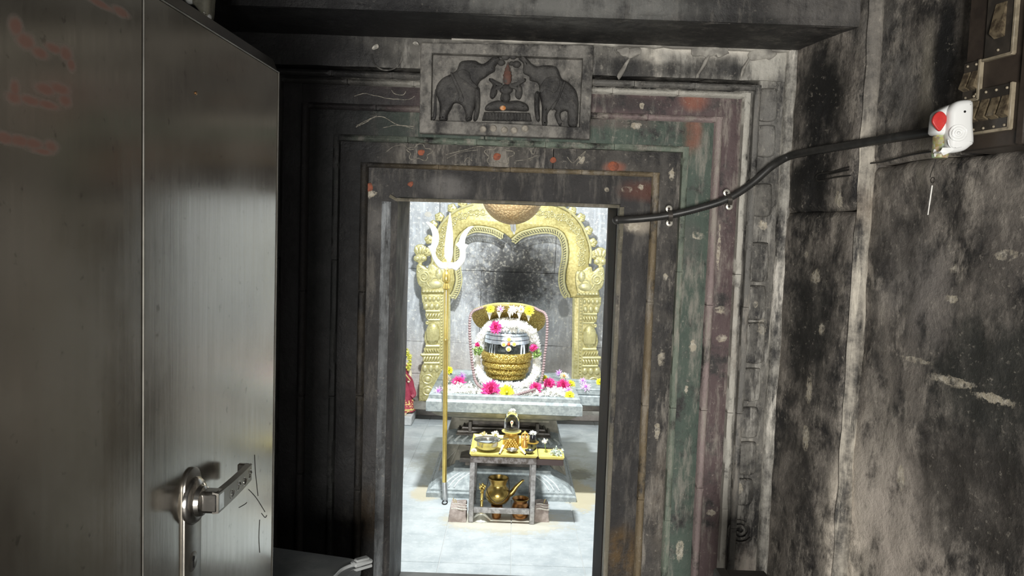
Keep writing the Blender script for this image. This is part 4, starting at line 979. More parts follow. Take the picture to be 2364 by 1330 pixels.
# ------------------------------------------------------------------ flowers
def flower_mat(name, c, c2): return simple(name, c, .6, c2=c2, sc=140)
mMAG = flower_mat('magenta_petals', (.70, .02, .14), (.78, .11, .42)); mYELP = flower_mat('yellow_petals', (.84, .78, .02), (.90, .85, .10))
mPUR = flower_mat('violet_petals', (.62, .30, .74), (.80, .62, .86)); mCRM = flower_mat('cream_petals', (.86, .80, .55), (.90, .86, .72))
mWHT = flower_mat('white_petals', (.86, .86, .80), (.92, .91, .86)); mYC = simple('green_yellow_centre', (.50, .52, .05), .8); mOC = simple('orange_centre', (.78, .38, .10), .8); mVC = simple('violet_centre', (.42, .12, .55), .8); mGRN = flower_mat('green_leaflets', (.12, .24, .05), (.35, .46, .14))
def mum(n, lo, hi, w, seed, dome=.7):
    """petal dome, unit radius"""
    rnd = random.Random(seed); b = MB()
    for i in range(n):
        t = i/n; el = math.radians(lo + (hi-lo)*t) + rnd.uniform(-.1, .1); az = i*2.39996 + rnd.uniform(-.2, .2)
        L = (1.0 - .35*t)*rnd.uniform(.85, 1.1)
        d = Vector((math.cos(el)*math.cos(az), math.cos(el)*math.sin(az), math.sin(el)*dome)); s_ = Vector((-math.sin(az), math.cos(az), 0)); up = d.cross(s_)
        o = d*.12; m1 = d*L*.62 - up*(.05)
        b.add([o, m1 + s_*w, d*L, m1 - s_*w, m1 + up*.03*-1], [(0, 1, 4), (1, 2, 4), (2, 3, 4), (3, 0, 4)])
    return b.mesh('petals')
def disc(r, z):
    b = MB(); b.ball((0, 0, z), (r, r, r*.55), 10, 6); return b.mesh('flower_centre')
KINDS_ = {
    'magenta': (mum(110, -8, 85, .12, 1), None, mMAG, None), 'yellow': (mum(120, -5, 85, .17, 2, .5), disc(.16, .40), mYELP, mYC),
    'violet': (mum(26, 0, 55, .09, 3, .6), disc(.22, .2), mPUR, mVC), 'cream': (mum(64, -5, 70, .15, 4, .5), disc(.24, .28), mCRM, mOC), 'white': (mum(54, -8, 85, .13, 5, .7), None, mWHT, None)}
for k_, (pm_, cm_, m1_, m2_) in KINDS_.items():
    pm_.materials.append(m1_)
    if cm_: cm_.materials.append(m2_); cm_.shade_smooth()
def flower(kind, p, r, tilt, label, group):
    pm_, cm_, _, _ = KINDS_[kind]
    nm = {'magenta': 'magenta_chrysanthemum', 'yellow': 'yellow_chrysanthemum', 'violet': 'violet_aster', 'cream': 'cream_chrysanthemum', 'white': 'white_chrysanthemum'}[kind]
    o = thing(nm, label, 'flower', p, group)
    r *= 1.3; o.scale = (r, r, r); o.rotation_euler = (math.radians(tilt[0]), math.radians(tilt[1]), random.uniform(0, 6))
    # tilt about world x first: flower faces the viewer when tilt[0] is near 90
    o.rotation_mode = 'ZYX'; o.rotation_euler = (0, 0, 0)
    q = Matrix.Rotation(math.radians(tilt[1]), 3, 'Y') @ Matrix.Rotation(math.radians(tilt[0]), 3, 'X') @ Matrix.Rotation(random.uniform(0, 6), 3, 'Z')
    o.rotation_mode = 'XYZ'; o.rotation_euler = q.to_euler()
    for nm_, me in (('petals', pm_), ('flower_centre', cm_)):
        if me:
            c = bpy.data.objects.new(nm_, me); COL.objects.link(c); c.parent = o
    return o
G1 = 'flowers on the serpent hood'; G2 = 'fresh flowers laid on the altar slab'; G3 = 'flowers along the altar spout'
for (kind, x, y, r, lab), a in zip((('yellow', 1030, 148, 38, 'leftmost yellow flower on the rim of the brass hood'), ('violet', 1132, 146, 38, 'small violet flower on the rim of the brass hood'), ('white', 1257, 155, 46, 'white flower at the middle of the brass hood rim'), ('cream', 1342, 152, 36, 'cream flower with orange centre on the brass hood rim'), ('yellow', 1425, 166, 46, 'larger yellow flower at the right end of the hood rim')), heads):
    px, py = hpx([(x, y)])[0]
    flower(kind, at(px, py, 4.5), r/4.433*u_(4.5), (72, 0), lab, G1)
ztop = ZS
def fl_on(kind, px, py, rpx_, lab, grp=G2, tilt=(48, 0), z=None, lift=.75):
    # flower centre seen at the pixel, resting on the slab
    r = rpx_*u_(4.41); z = (ztop if z is None else z) + r*.45*lift
    p = onz(px, py, z)
    if grp == G2:
        p.y = max(4.31, min(5.03, p.y))
    flower(kind, p, r, tilt, lab, grp)
zc0 = ZS - .020
fl_on('magenta', 1058, 884, 16, 'big magenta flower leaning at the left behind the jasmine heap', z=zc0+.015, tilt=(60, -15))
fl_on('violet', 1067, 869, 11, 'violet flower tucked behind the left magenta flower', z=zc0+.02, tilt=(60, 10))
fl_on('magenta', 1133, 901, 21, 'largest magenta flower at the front left of the garland foot', tilt=(62, 0), z=ZS-.002)
fl_on('yellow', 1170, 906, 15, 'yellow flower at the front centre below the brass coils', tilt=(70, 0), z=ZS-.002)
fl_on('yellow', 1037, 855, 9, 'yellow flower behind the trident shaft on the far left rim', tilt=(70, 0))
fl_on('cream', 1031, 874, 10, 'cream flower on the left slab rim behind the trident shaft', tilt=(50, 0))
fl_on('violet', 1012, 903, 11, 'violet flower on the front left corner of the slab', tilt=(45, -20))
fl_on('magenta', 1237, 896, 14, 'magenta flower at the right foot of the bead string', z=zc0+.03, tilt=(60, 0))
fl_on('magenta', 1268, 886, 14, 'magenta flower second from the right corner heap', z=zc0+.03, tilt=(60, -10))
fl_on('magenta', 1300, 891, 16, 'rightmost magenta flower beside the yellow one', z=zc0+.02, tilt=(60, 12))
fl_on('yellow', 1256, 873, 8, 'small yellow flower behind the middle right magenta flower', z=zc0+.02, tilt=(60, 0))
fl_on('cream', 1302, 869, 11, 'cream flower with orange centre on the far right rim', tilt=(55, 10))
fl_on('violet', 1290, 861, 9, 'small violet flower on the far back right rim', tilt=(65, 0))
fl_on('yellow', 1318, 888, 10, 'yellow flower leaning on the right slab rim', tilt=(60, 25))
fl_on('violet', 1312, 901, 10, 'violet flower below the yellow flower on the right rim', tilt=(50, 20))
fl_on('yellow', 1315, 914, 10, 'pale yellow flower at the front right corner of the slab', tilt=(60, 0))
fl_on('violet', 1345, 879, 9, 'upper violet flower on the back of the stone spout', G3, (60, 0), ZS)
fl_on('violet', 1352, 893, 12, 'lower violet flower at the front edge of the stone spout', G3, (55, 0), ZS)
fl_on('yellow', 1384, 882, 8, 'yellow flower on the spout half hidden by the door frame', G3, (60, 0), ZS)

def star_into(b, p, r, rnd):
    ax = Vector((rnd.uniform(-1, 1), rnd.uniform(-1.2, .3), rnd.uniform(-.2, 1))).normalized(); q = ax.to_track_quat('Z', 'Y').to_matrix()
    vs = [p + q @ Vector((0, 0, -.3*r))]; n = 5
    for i in range(n*2):
        a = PI*i/n; rr = r if i % 2 == 0 else r*.42; vs.append(p + q @ Vector((rr*math.cos(a), rr*math.sin(a), .25*r*(i % 2 == 0))))
    b.add(vs, [(0, 1+i, 1+(i+1) % (2*n)) for i in range(2*n)])
# garland of jasmine looped over the lingam
rnd = random.Random(3)
ga = thing('jasmine_garland', 'thick white jasmine garland looped over the lingam with green and pink tufts', 'garland', (lx, YL, ZS))
gp = []
for x, y, Y, r in ((1172, 893, 4.51, 10), (1145, 890, 4.52, 10), (1121, 880, 4.57, 9), (1106, 862, 4.63, 9), (1101, 840, 4.67, 9), (1103, 812, 4.69, 9), (1109, 785, 4.71, 10), (1122, 766, 4.69, 11), (1148, 754, 4.65, 13), (1178, 750, 4.64, 14), (1206, 757, 4.65, 13), (1228, 772, 4.69, 11), (1237, 800, 4.7, 9), (1240, 835, 4.67, 9), (1236, 862, 4.62, 9), (1223, 882, 4.56, 10), (1200, 892, 4.52, 10), (1172, 893, 4.51, 10)):
    p = at(x, y, Y); gp.append((p, r*u_(Y)))
P_ = cat([p for p, _ in gp], 8)
b = MB(); core = MB()
R_ = lambda i: gp[min(len(gp)-1, i//8)][1]
core.tube(P_, lambda t: .85*R_(int(t*(len(P_)-1))), 8); core.build('garland_string', mWHT, ga)
for i, p in enumerate(P_):
    r = R_(i)
    for k in range(13):
        d = Vector((rnd.gauss(0, 1), rnd.gauss(-.4, 1), rnd.gauss(.1, 1))).normalized()
        star_into(b, p + d*r*rnd.uniform(.8, 1.1), .0125*rnd.uniform(.8, 1.15), rnd)
# flower cap over the crown of the lingam
for k in range(760):
    a = rnd.uniform(0, 2*PI); e = math.asin(rnd.uniform(.30, 1.0))
    q_ = rnd.uniform(.97, 1.12); p = Vector((lx + .142*q_*math.cos(e)*math.cos(a), YL + .142*q_*math.cos(e)*math.sin(a), ZS + .298 + .084*q_*math.sin(e)))
    star_into(b, p, .0135*rnd.uniform(.8, 1.15), rnd)
o = b.build('jasmine_blossoms', mWHT, ga, False); o['kind'] = 'stuff'
for px, py, w_, mt, nm in ((1103, 809, 13, mGRN, 'green_tuft'), (1239, 817, 12, mGRN, 'green_tuft'), (1232, 803, 9, mMAG, 'pink_tuft'), (1102, 796, 4, mMAG, 'pink_tuft')):
    b = MB(); c = at(px, py, 4.61)
    for k in range(60):
        d = Vector((rnd.gauss(0, 1), rnd.gauss(-.3, .8), rnd.gauss(0, .8))).normalized()
        star_into(b, c + d*w_*u_(4.61)*rnd.uniform(.3, .95), .011, rnd)
    b.build(nm, mt, ga, False)
flower('magenta', at(1144, 756, 4.53), 14*u_(4.53), (70, -10), 'magenta flower pinned on the white garland over the lingam', 'flowers pinned on the garland')
# bead string (dusty rose beads)
mBEAD = simple('dusty_rose_bead', (.21, .145, .14), .6, c2=(.33, .25, .25), sc=120, bump=.4, bsc=200)
mb = thing('bead_string', 'long string of dusty rose beads draped over the brass hood and down both sides', 'beads', (lx, 4.51, ZS))
bp = [(1186, 914, 4.31), (1160, 915, 4.31), (1128, 903, 4.35), (1108, 893, 4.41), (1098, 880, 4.47), (1093, 860, 4.51), (1089, 830, 4.53), (1086, 800, 4.54), (1084, 765, 4.55), (1085, 735, 4.57), (1090, 721, 4.61), (1103, 714, 4.65), (1125, 708, 4.69), (1175, 702, 4.75), (1225, 708, 4.71), (1243, 716, 4.65), (1257, 723, 4.61), (1263, 738, 4.57), (1263, 765, 4.55), (1261, 795, 4.54), (1257, 825, 4.53), (1254, 855, 4.51), (1249, 878, 4.47), (1241, 895, 4.43), (1222, 903, 4.37), (1203, 909, 4.33)]
bpp = resample(cat([at(*q) for q in bp], 8, True) + [at(*bp[0])], 128)
MB().tube(bpp[:-1], .0012, 4, True).build('cord', simple('dark_red_cord', (.12, .05, .05), .8), mb)
bb = MB(); bb.ball((0, 0, 0), (.0098, .0098, .0088), 9, 6); bme = bb.mesh('bead'); bme.materials.append(mBEAD); bme.shade_smooth()
for p in bpp[:-1]:
    o = bpy.data.objects.new('bead', bme); COL.objects.link(o); o.parent = mb; o.location = p - ORG[mb.name]
# loose jasmine heaps on the slab
for nm, pts, label in (('loose_jasmine', ((1040, 899), (1062, 895), (1085, 896), (1108, 901), (1122, 906), (1052, 906), (1078, 907), (1100, 908)), 'heap of loose white jasmine on the left of the slab front'),
                       ('loose_jasmine', ((1196, 905), (1222, 900), (1250, 901), (1278, 902), (1296, 906), (1210, 912), (1238, 911), (1268, 911), (1290, 913), (1185, 912)), 'heap of loose white jasmine on the right of the slab front')):
    b = MB()
    for px, py in pts:
        c = onz(px, py, ZS-.012)
        for k in range(85):
            p = c + Vector((rnd.gauss(0, .024), rnd.gauss(0, .014), 0)); p.z = ZS - .016 + abs(rnd.gauss(0, .012))
            p.y = max(4.322, p.y); star_into(b, p, .011*rnd.uniform(.8, 1.2), rnd)
    o = b.build(nm, mWHT, None, False); tag(o, label, 'loose flowers', 'loose jasmine heaps', 'stuff')

# ------------------------------------------------------------------ brass arch
YA = 6.03
g = N('embossed_pale_brass'); n1 = g.noise(55, 4, .6); n2 = g.noise(7, 4)
mARCH = g.out(g.mix(g.rng(n1, .35, .65), (.46, .41, .165), (.66, .61, .33)), .42, .45, g.bump(n1, .35, .006))
mARCHL = simple('bright_brass_relief', (.74, .69, .38), .38, .45, c2=(.62, .57, .29), sc=40)
mARCHD = simple('shadowed_brass_ground', (.36, .31, .11), .45, .45, c2=(.52, .46, .20), sc=60)
ar = thing('brass_arch', 'pale embossed brass arch with two moulded pillars framing the lingam on the back wall', 'arch', (0.0, YA, zl1))
def apx(l): return [(880 + x/4.157, 440 + y/4.157) for x, y in l]
inR = [(1812, 1028), (1815, 1005), (1785, 950), (1768, 880), (1772, 780), (1792, 680), (1800, 580), (1785, 480), (1750, 410), (1690, 366), (1600, 345), (1500, 350), (1400, 372), (1320, 402), (1245, 462)]
inL = [(1180, 410), (1090, 362), (990, 340), (900, 335), (820, 360), (760, 405), (715, 470), (695, 560), (692, 660), (700, 760), (712, 860), (690, 950), (655, 1010)]
outR = [(2095, 1028), (2095, 1000), (2085, 960), (2030, 900), (2000, 800), (1990, 700), (2000, 610), (1990, 530), (1962, 440), (1920, 345), (1862, 268), (1790, 205), (1700, 160), (1600, 130), (1480, 95), (1245, 70)]
outL = [(1000, 90), (880, 118), (780, 150), (690, 195), (620, 255), (560, 330), (515, 420), (492, 500), (478, 590), (480, 680), (440, 760), (390, 880), (385, 1000)]
band = inR + inL + list(reversed(outL)) + list(reversed(outR))
plate('arch_band', apx(band), YA, .022, .008, mARCHD, ar, 0, angle=60)
def offs(l, k, ctr=(1245, 640)):
    return [(ctr[0] + (x-ctr[0])*k, ctr[1] + (y-ctr[1])*k) for x, y in l]
YF2 = YA - .026
def line(l, r, nm, mt=mARCHL, n=6, Y=YF2):
    return MB().tube(cat([at(x, y, Y) for x, y in apx(l)], n), r, 7).build(nm, mt, ar)
inn = inR[:-1] + [(1245, 440)] + inL
def shift(l, d):
    out = []
    for i, p in enumerate(l):
        a = Vector(l[max(0, i-1)]); c = Vector(l[min(len(l)-1, i+1)]); t = (c-a).normalized(); nrm = Vector((t.y, -t.x))
        out.append((p[0]+nrm.x*d, p[1]+nrm.y*d))
    return out
innR = shift(inR[:-1], 0); 
for half_, sgn in ((inR, 1), (inL, 1)):
    line(shift(half_, 14*sgn), .010, 'inner_moulding'); line(shift(half_, 62), .006, 'band_moulding')
    rb = MB(); cc = resample(cat([at(x, y, YF2) for x, y in apx(shift(half_, 38))], 8), 46)
    for i, p in enumerate(cc):
        t = (cc[min(45, i+1)] - cc[max(0, i-1)]).normalized(); a = math.atan2(t.z, t.x) + .6
        rb.ball(p, (.0075, .010, .017), 8, 5, Matrix.Rotation(-a, 3, 'Y'))
    o = rb.build('rope_moulding', mARCHL, ar)
line(shift(outR[5:14], -14), .010, 'outer_moulding'); line(shift(list(reversed(outL))[2:12], -14), .010, 'outer_moulding')
# scroll work between the mouldings
def scrolls(path, nm, k, r0):
    cc = resample(cat([at(x, y, YF2) for x, y in apx(path)], 8), k); b = MB()
    for i, p in enumerate(cc):
        s_ = 1 if i % 2 else -1
        b.tube([p + Vector((r0*(1-q/26)*math.cos(s_*q*.5+i), -.002, r0*(1-q/26)*math.sin(s_*q*.5+i))) for q in range(20)], .0042, 5)
        for a in range(3): b.ball(p + Vector((r0*1.1*math.cos(i+a*2.1), 0, r0*1.1*math.sin(i+a*2.1))), (.008, .006, .008), 6, 5)
    b.build(nm, mARCHL, ar)
midR = [((a[0]+b_[0])/2, (a[1]+b_[1])/2) for a, b_ in (((1850, 690), (1985, 690)), ((1865, 580), (1985, 580)), ((1850, 470), (1960, 450)), ((1800, 380), (1905, 340)), ((1720, 310), (1830, 240)), ((1600, 290), (1680, 180)), ((1500, 290), (1540, 130)))]
midL = [((a[0]+b_[0])/2, (a[1]+b_[1])/2) for a, b_ in (((635, 640), (495, 640)), ((632, 560), (490, 560)), ((655, 440), (520, 440)), ((710, 360), (580, 320)), ((800, 300), (680, 220)), ((920, 280), (830, 150)), ((990, 290), (960, 120)))]
scrolls(midR, 'scroll_work', 13, .026); scrolls(midL, 'scroll_work', 13, .026)
# flame lobes on the outer edge
for i, (x, y) in enumerate([(1830, 195), (1915, 262), (1985, 385), (2028, 500), (2035, 615), (1735, 130), (560, 255), (680, 170), (500, 330), (462, 470), (448, 590), (780, 118)]):
    p = at(*apx([(x, y)])[0], YA); R0 = 44/4.157*u_(YA)
    ang = math.atan2(-(y-600), x-1245)
    poly = []
    for q in range(24):
        a = 2*PI*q/24; rr = R0*(1 + .09*math.cos(5*(a-ang)))
        poly.append((p.x + rr*math.cos(a), p.z + rr*math.sin(a)))
    fl_ = link('flame_lobe', plate_mesh([poly], YA, .020, .008), mARCH, ar, True, 60)
    b = MB()
    for da in (-.9, 0, .9): b.ball(Vector((p.x + R0*.5*math.cos(ang+da), YA-.022, p.z + R0*.5*math.sin(ang+da))), (R0*.26, .010, R0*.26), 8, 6)
    b.ball(Vector((p.x - R0*.3*math.cos(ang), YA-.022, p.z - R0*.3*math.sin(ang))), (R0*.22, .010, R0*.22), 8, 6)
    b.build('lobe_boss', mARCHL, fl_)
# lotus finials
for cx_, cy_ in ((376, 600), (2102, 630)):
    f = plate('lotus_finial', apx([(cx_-62, cy_+70), (cx_-58, cy_+30), (cx_-40, cy_+20), (cx_-60, cy_-20), (cx_-50, cy_-60), (cx_-25, cy_-82), (cx_, cy_-85), (cx_+25, cy_-82), (cx_+50, cy_-60), (cx_+60, cy_-20), (cx_+40, cy_+20), (cx_+60, cy_+30), (cx_+62, cy_+70), (cx_+20, cy_+92), (cx_+14, cy_+150), (cx_-14, cy_+150), (cx_-20, cy_+92)]), YA, .018, .007, mARCH, ar, 2, angle=60)
    b = MB()
    for dx in (-34, 0, 34):
        p = at(*apx([(cx_+dx, cy_-30)])[0], YA-.022); b.ball(p, (.013, .010, .034), 8, 6, Matrix.Rotation(math.radians(dx*.6), 3, 'Y'))
    for dx in (-30, 30):
        p = at(*apx([(cx_+dx, cy_+50)])[0], YA-.022); b.ball(p, (.020, .008, .018), 8, 6)
    b.build('lotus_petals', mARCHL, f)
# makara scrolls on the capitals
for sgn, cx_, cy_ in ((-1, 470, 830), (1, 2010, 855)):
    body = [(-70*sgn*-1, 0)]
    X = lambda v: cx_ + sgn*v
    mk = plate('makara_scroll', apx([(X(-130), cy_+130), (X(-150), cy_+20), (X(-140), cy_-80), (X(-80), cy_-90), (X(-30), cy_-125), (X(10), cy_-120), (X(20), cy_-80), (X(60), cy_-110), (X(115), cy_-125), (X(130), cy_-80), (X(128), cy_), (X(110), cy_+70), (X(70), cy_+110), (X(60), cy_+150), (X(-130), cy_+150)]), YA-.012, .022, .008, mARCH, ar, 3, angle=60)
    b = MB()
    for sx, sy, r0, tn, d0 in ((60, 0, 62, 2.2, 1), (-40, 40, 75, 1.2, -1), (90, -70, 30, 1.6, -1)):
        c = at(*apx([(X(sx), cy_+sy)])[0], YA-.036); r1 = r0/4.157*u_(YA)
        b.tube([c + Vector((sgn*r1*(1-q/48)*math.cos(d0*q*tn*2*PI/40), 0, r1*(1-q/48)*math.sin(d0*q*tn*2*PI/40))) for q in range(41)], .0065, 6)
    for q in range(9):
        a = -.2 + q*.24; c = at(*apx([(X(60+44*math.cos(a)), cy_-44*math.sin(a))])[0], YA-.036); b.ball(c, (.006, .007, .016), 6, 5, Matrix.Rotation(sgn*(PI/2-a), 3, 'Y'))
    c = at(*apx([(X(-50), cy_+70)])[0], YA-.036); b.ball(c, (.055, .016, .034), 12, 8)
    c = at(*apx([(X(-85), cy_-30)])[0], YA-.036); b.ball(c, (.030, .016, .045), 10, 8)
    c = at(*apx([(X(-70), cy_-45)])[0], YA-.050); b.ball(c, (.008, .008, .008), 8, 6)
    b.build('makara_relief', mARCHL, mk)
    b = MB()
    for q in range(7):
        c = at(*apx([(X(-120+30*q), cy_+138)])[0], YA-.036); b.ball(c, (.013, .010, .011), 7, 5)
    b.build('leaf_band', mARCHL, mk)
# pillars
def ppx(l, sgn):   # left pillar pixel frame, mirrored for the right one
    out = []
    for x, y in l:
        px, py = 960 + x/5.12, 680 + y/5.12
        if sgn > 0: px, py = 2361.5 - px - (py-680)*.015, py + 7
        out.append((px, py))
    return out
sil = [(70, -5), (75, 85), (85, 100), (95, 170), (120, 190), (113, 240), (125, 290), (150, 300), (150, 312), (122, 318), (118, 335), (130, 350), (148, 348), (145, 380), (112, 440), (100, 520), (115, 580), (128, 598), (108, 620), (90, 690), (56, 706), (56, 716), (84, 740), (100, 800), (76, 830), (62, 900), (45, 950), (38, 1255), (400, 1255), (408, -5)]
for sgn in (-1, 1):
    pi_ = plate('pillar', ppx(sil, sgn), YA, .022, .006, mARCH, ar, 0, angle=50)
    lab = None
    YQ = YA - .024
    def P5(x, y): 
        q = ppx([(x, y)], sgn)[0]; return at(q[0], q[1], YQ)
    s5 = u_(YA)/5.12
    def lobes(nm, x0, x1, y0, y1, n, curve):
        b = MB()
        for i in range(n):
            x = x0 + (x1-x0)*(i+.5)/n; w_ = (x1-x0)/n*.46*s5; h_ = (y1-y0)*.5*s5
            b.ball(P5(x, (y0+y1)/2), (w_, .018, h_), 10, 7, Matrix.Rotation(curve*-sgn, 3, 'Y'))
        return b.build(nm, mARCHL, pi_)
    def bar(x0, x1, y, r): MB().tube([P5(x0, y), P5(x1, y)], r, 8).build('pillar_band', mARCHL, pi_)
    lobes('capital_flowers', 95, 290, 18, 80, 4, 0); lobes('gadroon_band', 92, 285, 98, 180, 3, .15); lobes('gadroon_band', 122, 285, 212, 288, 5, .35)
    bar(118, 285, 195, .012); bar(150, 285, 299, .010); bar(118, 282, 608, .013); bar(66, 280, 711, .012); bar(98, 280, 808, .010)
    lobes('gadroon_band', 95, 280, 628, 694, 6, -.4); lobes('gadroon_band', 84, 280, 722, 798, 6, .35); lobes('gadroon_band', 72, 285, 826, 914, 3, 0)
    b = MB(); c = P5(200, 465); b.ball(c, (84*s5, .030, 140*s5), 16, 10); ve = b.build('vase_body', mARCH, pi_)
    b = MB()
    for i in range(9):
        x = 140+i*16; b.tube([P5(x, 400) + Vector((0, -.022, 0)), P5(x, 470) + Vector((0, -.030, 0)), P5(x+(x-204)*-.1, 540) + Vector((0, -.024, 0))], .0045, 5)
    b.build('vase_fluting', mARCHL, ve)
    b = MB(); b.tube([P5(135 + 14*math.cos(t*.5), 334 + 16*math.sin(t*.5)) for t in range(12)], .006, 6); b.build('volute', mARCHL, pi_)
    # beaded strip and plain edge strip
    b = MB()
    for i in range(26): b.ball(P5(306, 20+i*35), (13*s5, .010, 14*s5), 7, 5)
    b.build('beaded_strip', mARCHL, pi_)
    bar_ = MB(); bar_.tube([P5(288, 0), P5(288, 925)], .006, 6); bar_.tube([P5(328, 0), P5(328, 925)], .006, 6); bar_.tube([P5(396, 0), P5(392, 1240)], .009, 6); bar_.build('edge_fillet', mARCHL, pi_)
    # base panel with leaf roundels
    for y, r in ((1000, 62), (1140, 58)):
        c = P5(140, y); b = MB(); b.tube([c + Vector((r*s5*math.cos(t*.2618), 0, r*s5*.85*math.sin(t*.2618))) for t in range(24)], .0055, 6, True)
        b.ball(c, (r*.6*s5, .012, r*.55*s5), 12, 7); b.build('leaf_roundel', mARCHL, pi_)

# ------------------------------------------------------------------ hanging vessel over the lingam
YHV = 4.705; hc = at(1183, 446, YHV); HR = 72*u_(YHV)
g = N('hammered_copper'); vv = g.vor(70)
mHAM = g.out(g.mix(g.rng(vv, .2, .6), (.62, .46, .25), (.44, .30, .15)), .38, .55, g.bump(vv, .5, .006))
hv = thing('hanging_drip_vessel', 'round hammered copper drip vessel hanging above the lingam in front of the arch', 'vessel', tuple(hc))
b = MB(); b.lathe([(.012, -HR)] + [(HR*math.cos(t), HR*math.sin(t)) for t in [math.radians(a) for a in range(-84, 61, 9)]] + [(HR*.42, HR*.95), (HR*.5, HR*1.1)], hc, 40); b.build('bowl', mHAM, hv, True, 60)
sp0 = at(1184, 517, YHV-.0); sp1 = at(1187, 541, YHV-.0)
b = MB(); b.tube([sp0, sp0.lerp(sp1, .5), sp1], lambda t: .016*(1-t)**.6+.004, 10); b.ball(sp0.lerp(sp1, .45), (.017, .012, .022), 10, 7); b.build('white_spout', simple('pale_metal_spout', (.82, .82, .80), .25, .6), hv)
for a in (0.3, 2.4, 4.405):
    MB().tube([hc + Vector((HR*.5*math.cos(a), HR*.5*math.sin(a), HR*1.08)), (hc.x, hc.y, 2.6), (hc.x, hc.y, 2.9)], .004, 6).build('hanging_rod', mBRASS, hv)

# ------------------------------------------------------------------ trident
YT = 4.215
mTRI = simple('bright_white_metal', (.90, .89, .84), .22, .55, c2=(.84, .82, .76), sc=30)
mGOLDP = simple('golden_brass_pole', (.80, .62, .20), .25, .85, c2=(.66, .50, .15), sc=12)
mZINC = simple('zinc_ferrule', (.44, .46, .46), .4, .6, c2=(.34, .35, .36), sc=40)
tb = onz(1027, 1161, 0); tb.y = YT; YTT = YT + .02
tr = thing('trident', 'tall brass trident with white metal prongs standing in front of the altar', 'trident', (tb.x, YT, 0))
plate('centre_prong', apx([(660, 208), (672, 270), (682, 340), (690, 440), (690, 560), (684, 640), (655, 700), (625, 660), (606, 600), (610, 520), (622, 420), (640, 310)]), YTT, .008, .006, mTRI, tr, 3, angle=80)
plate('left_prong', apx([(428, 305), (450, 300), (495, 322), (535, 368), (555, 430), (550, 510), (528, 560), (524, 610), (545, 655), (590, 690), (625, 690), (632, 755), (600, 755), (565, 752), (530, 715), (495, 655), (475, 590), (448, 535), (480, 525), (487, 470), (490, 420), (470, 360), (440, 325)]), YTT, .008, .006, mTRI, tr, 2, angle=80)
plate('right_prong', apx([(892, 342), (840, 348), (795, 388), (760, 440), (745, 490), (715, 520), (745, 555), (757, 610), (740, 660), (700, 690), (650, 692), (632, 755), (680, 752), (722, 772), (748, 745), (790, 700), (812, 640), (812, 565), (838, 522), (803, 510), (818, 440), (855, 380)]), YTT, .008, .006, mTRI, tr, 2, angle=80)
c0 = at(*apx([(625, 960)])[0], YTT); cz = lambda y: at(*apx([(625, y)])[0], YTT)
s4 = u_(YTT)/4.157
axis0 = c0; 
def lathe_along(prof, p0, p1, n=20):
    b = MB(); b.lathe([(r, t) for r, t in prof], (0, 0, 0), n)
    ax = (p1-p0); q = ax.to_track_quat('Z', 'Y').to_matrix(); L = ax.length
    for i, v in enumerate(b.v): b.v[i] = tuple(p0 + q @ Vector((v[0], v[1], v[2]*L)))
    return b
lathe_along([(24*s4, 0), (38*s4, .06), (34*s4, .2), (28*s4, .30), (24*s4, .36), (36*s4, .40), (40*s4, .46), (40*s4, .78), (30*s4, .86), (20*s4, .92), (20*s4, 1.0)], cz(950), cz(762)).build('collar', mGOLDP, tr)
pf0 = at(1026, 1113, YT); pt = cz(955)
b = lathe_along([(.0125, 0), (.0130, .4), (.0130, .735), (.0145, .74), (.0145, .75), (.0125, .755), (.0135, 1.0)], pf0, pt, 16); b.build('shaft', mGOLDP, tr)
lathe_along([(.0125, 0), (.0145, .02), (.0145, .97), (.0135, 1.0)], Vector((tb.x, YT, .0)), pf0, 16).build('ferrule', mZINC, tr)
MB().tube([Vector((tb.x + .014*math.cos(t*.5), YT-.015+.03*math.sin(t*.5)-.02, .004)) for t in range(13)], .003, 6).build('foot_ring', mHOLE, tr)
mVM = simple('orange_vermilion_smear', (.78, .30, .14), .8, c2=(.86, .62, .48), sc=120)
for pts, r in ((((607, 615), (625, 650), (650, 680), (628, 700), (625, 750)), .006), (((615, 590), (640, 570), (655, 590), (620, 610)), .004), (((640, 660), (636, 720), (628, 760)), .007)):
    MB().tube(cat([at(*apx([q])[0], YTT-.0075) for q in pts], 5), r, 6, flat=.3).build('vermilion_smear', mVM, tr)

# ------------------------------------------------------------------ red draped idol at the left
YI = 5.98
ib = at(926, 948, YI)
idl = thing('draped_idol', 'small goddess idol in a red and gold sari with yellow garland at the left', 'statue', tuple(ib))
mSKN = simple('ivory_painted_stone', (.78, .70, .50), .5); mSARI = N('red_gold_sari'); g = mSARI; n1 = g.vor(60); n2 = g.noise(18, 5)
mSARI = g.out(g.mix(g.rng(n1, .42, .3), g.mix(g.rng(n2, .4, .6), (.34, .035, .06), (.46, .07, .10)), (.80, .60, .22)), .55, 0.0)
mSARIR = simple('plain_red_sari', (.40, .05, .09), .55, c2=(.28, .03, .055), sc=26); mGLD = simple('gold_border', (.85, .66, .25), .45, .3)
si = u_(YI)
H = 146*si
c = ib
me = bpy.data.meshes.new('body')
jv = [(0, 0, .44), (0, 0, .60), (0, 0, .74), (0, 0, .815), (0, -.004, .87), (.085, 0, .735), (.135, -.01, .60), (.12, -.06, .50), (.115, -.08, .47), (-.085, 0, .735), (-.135, -.01, .60), (-.10, -.07, .68), (-.09, -.09, .72)]
jr = [.085, .065, .085, .034, .055, .042, .032, .024, .026, .042, .032, .024, .026]
me.from_pydata([(c.x + x*H, c.y + y*H, c.z + z*H) for x, y, z in jv], [(0,1),(1,2),(2,3),(3,4),(2,5),(5,6),(6,7),(7,8),(2,9),(9,10),(10,11),(11,12)], [])
body = link('body', me, mSKN, idl)
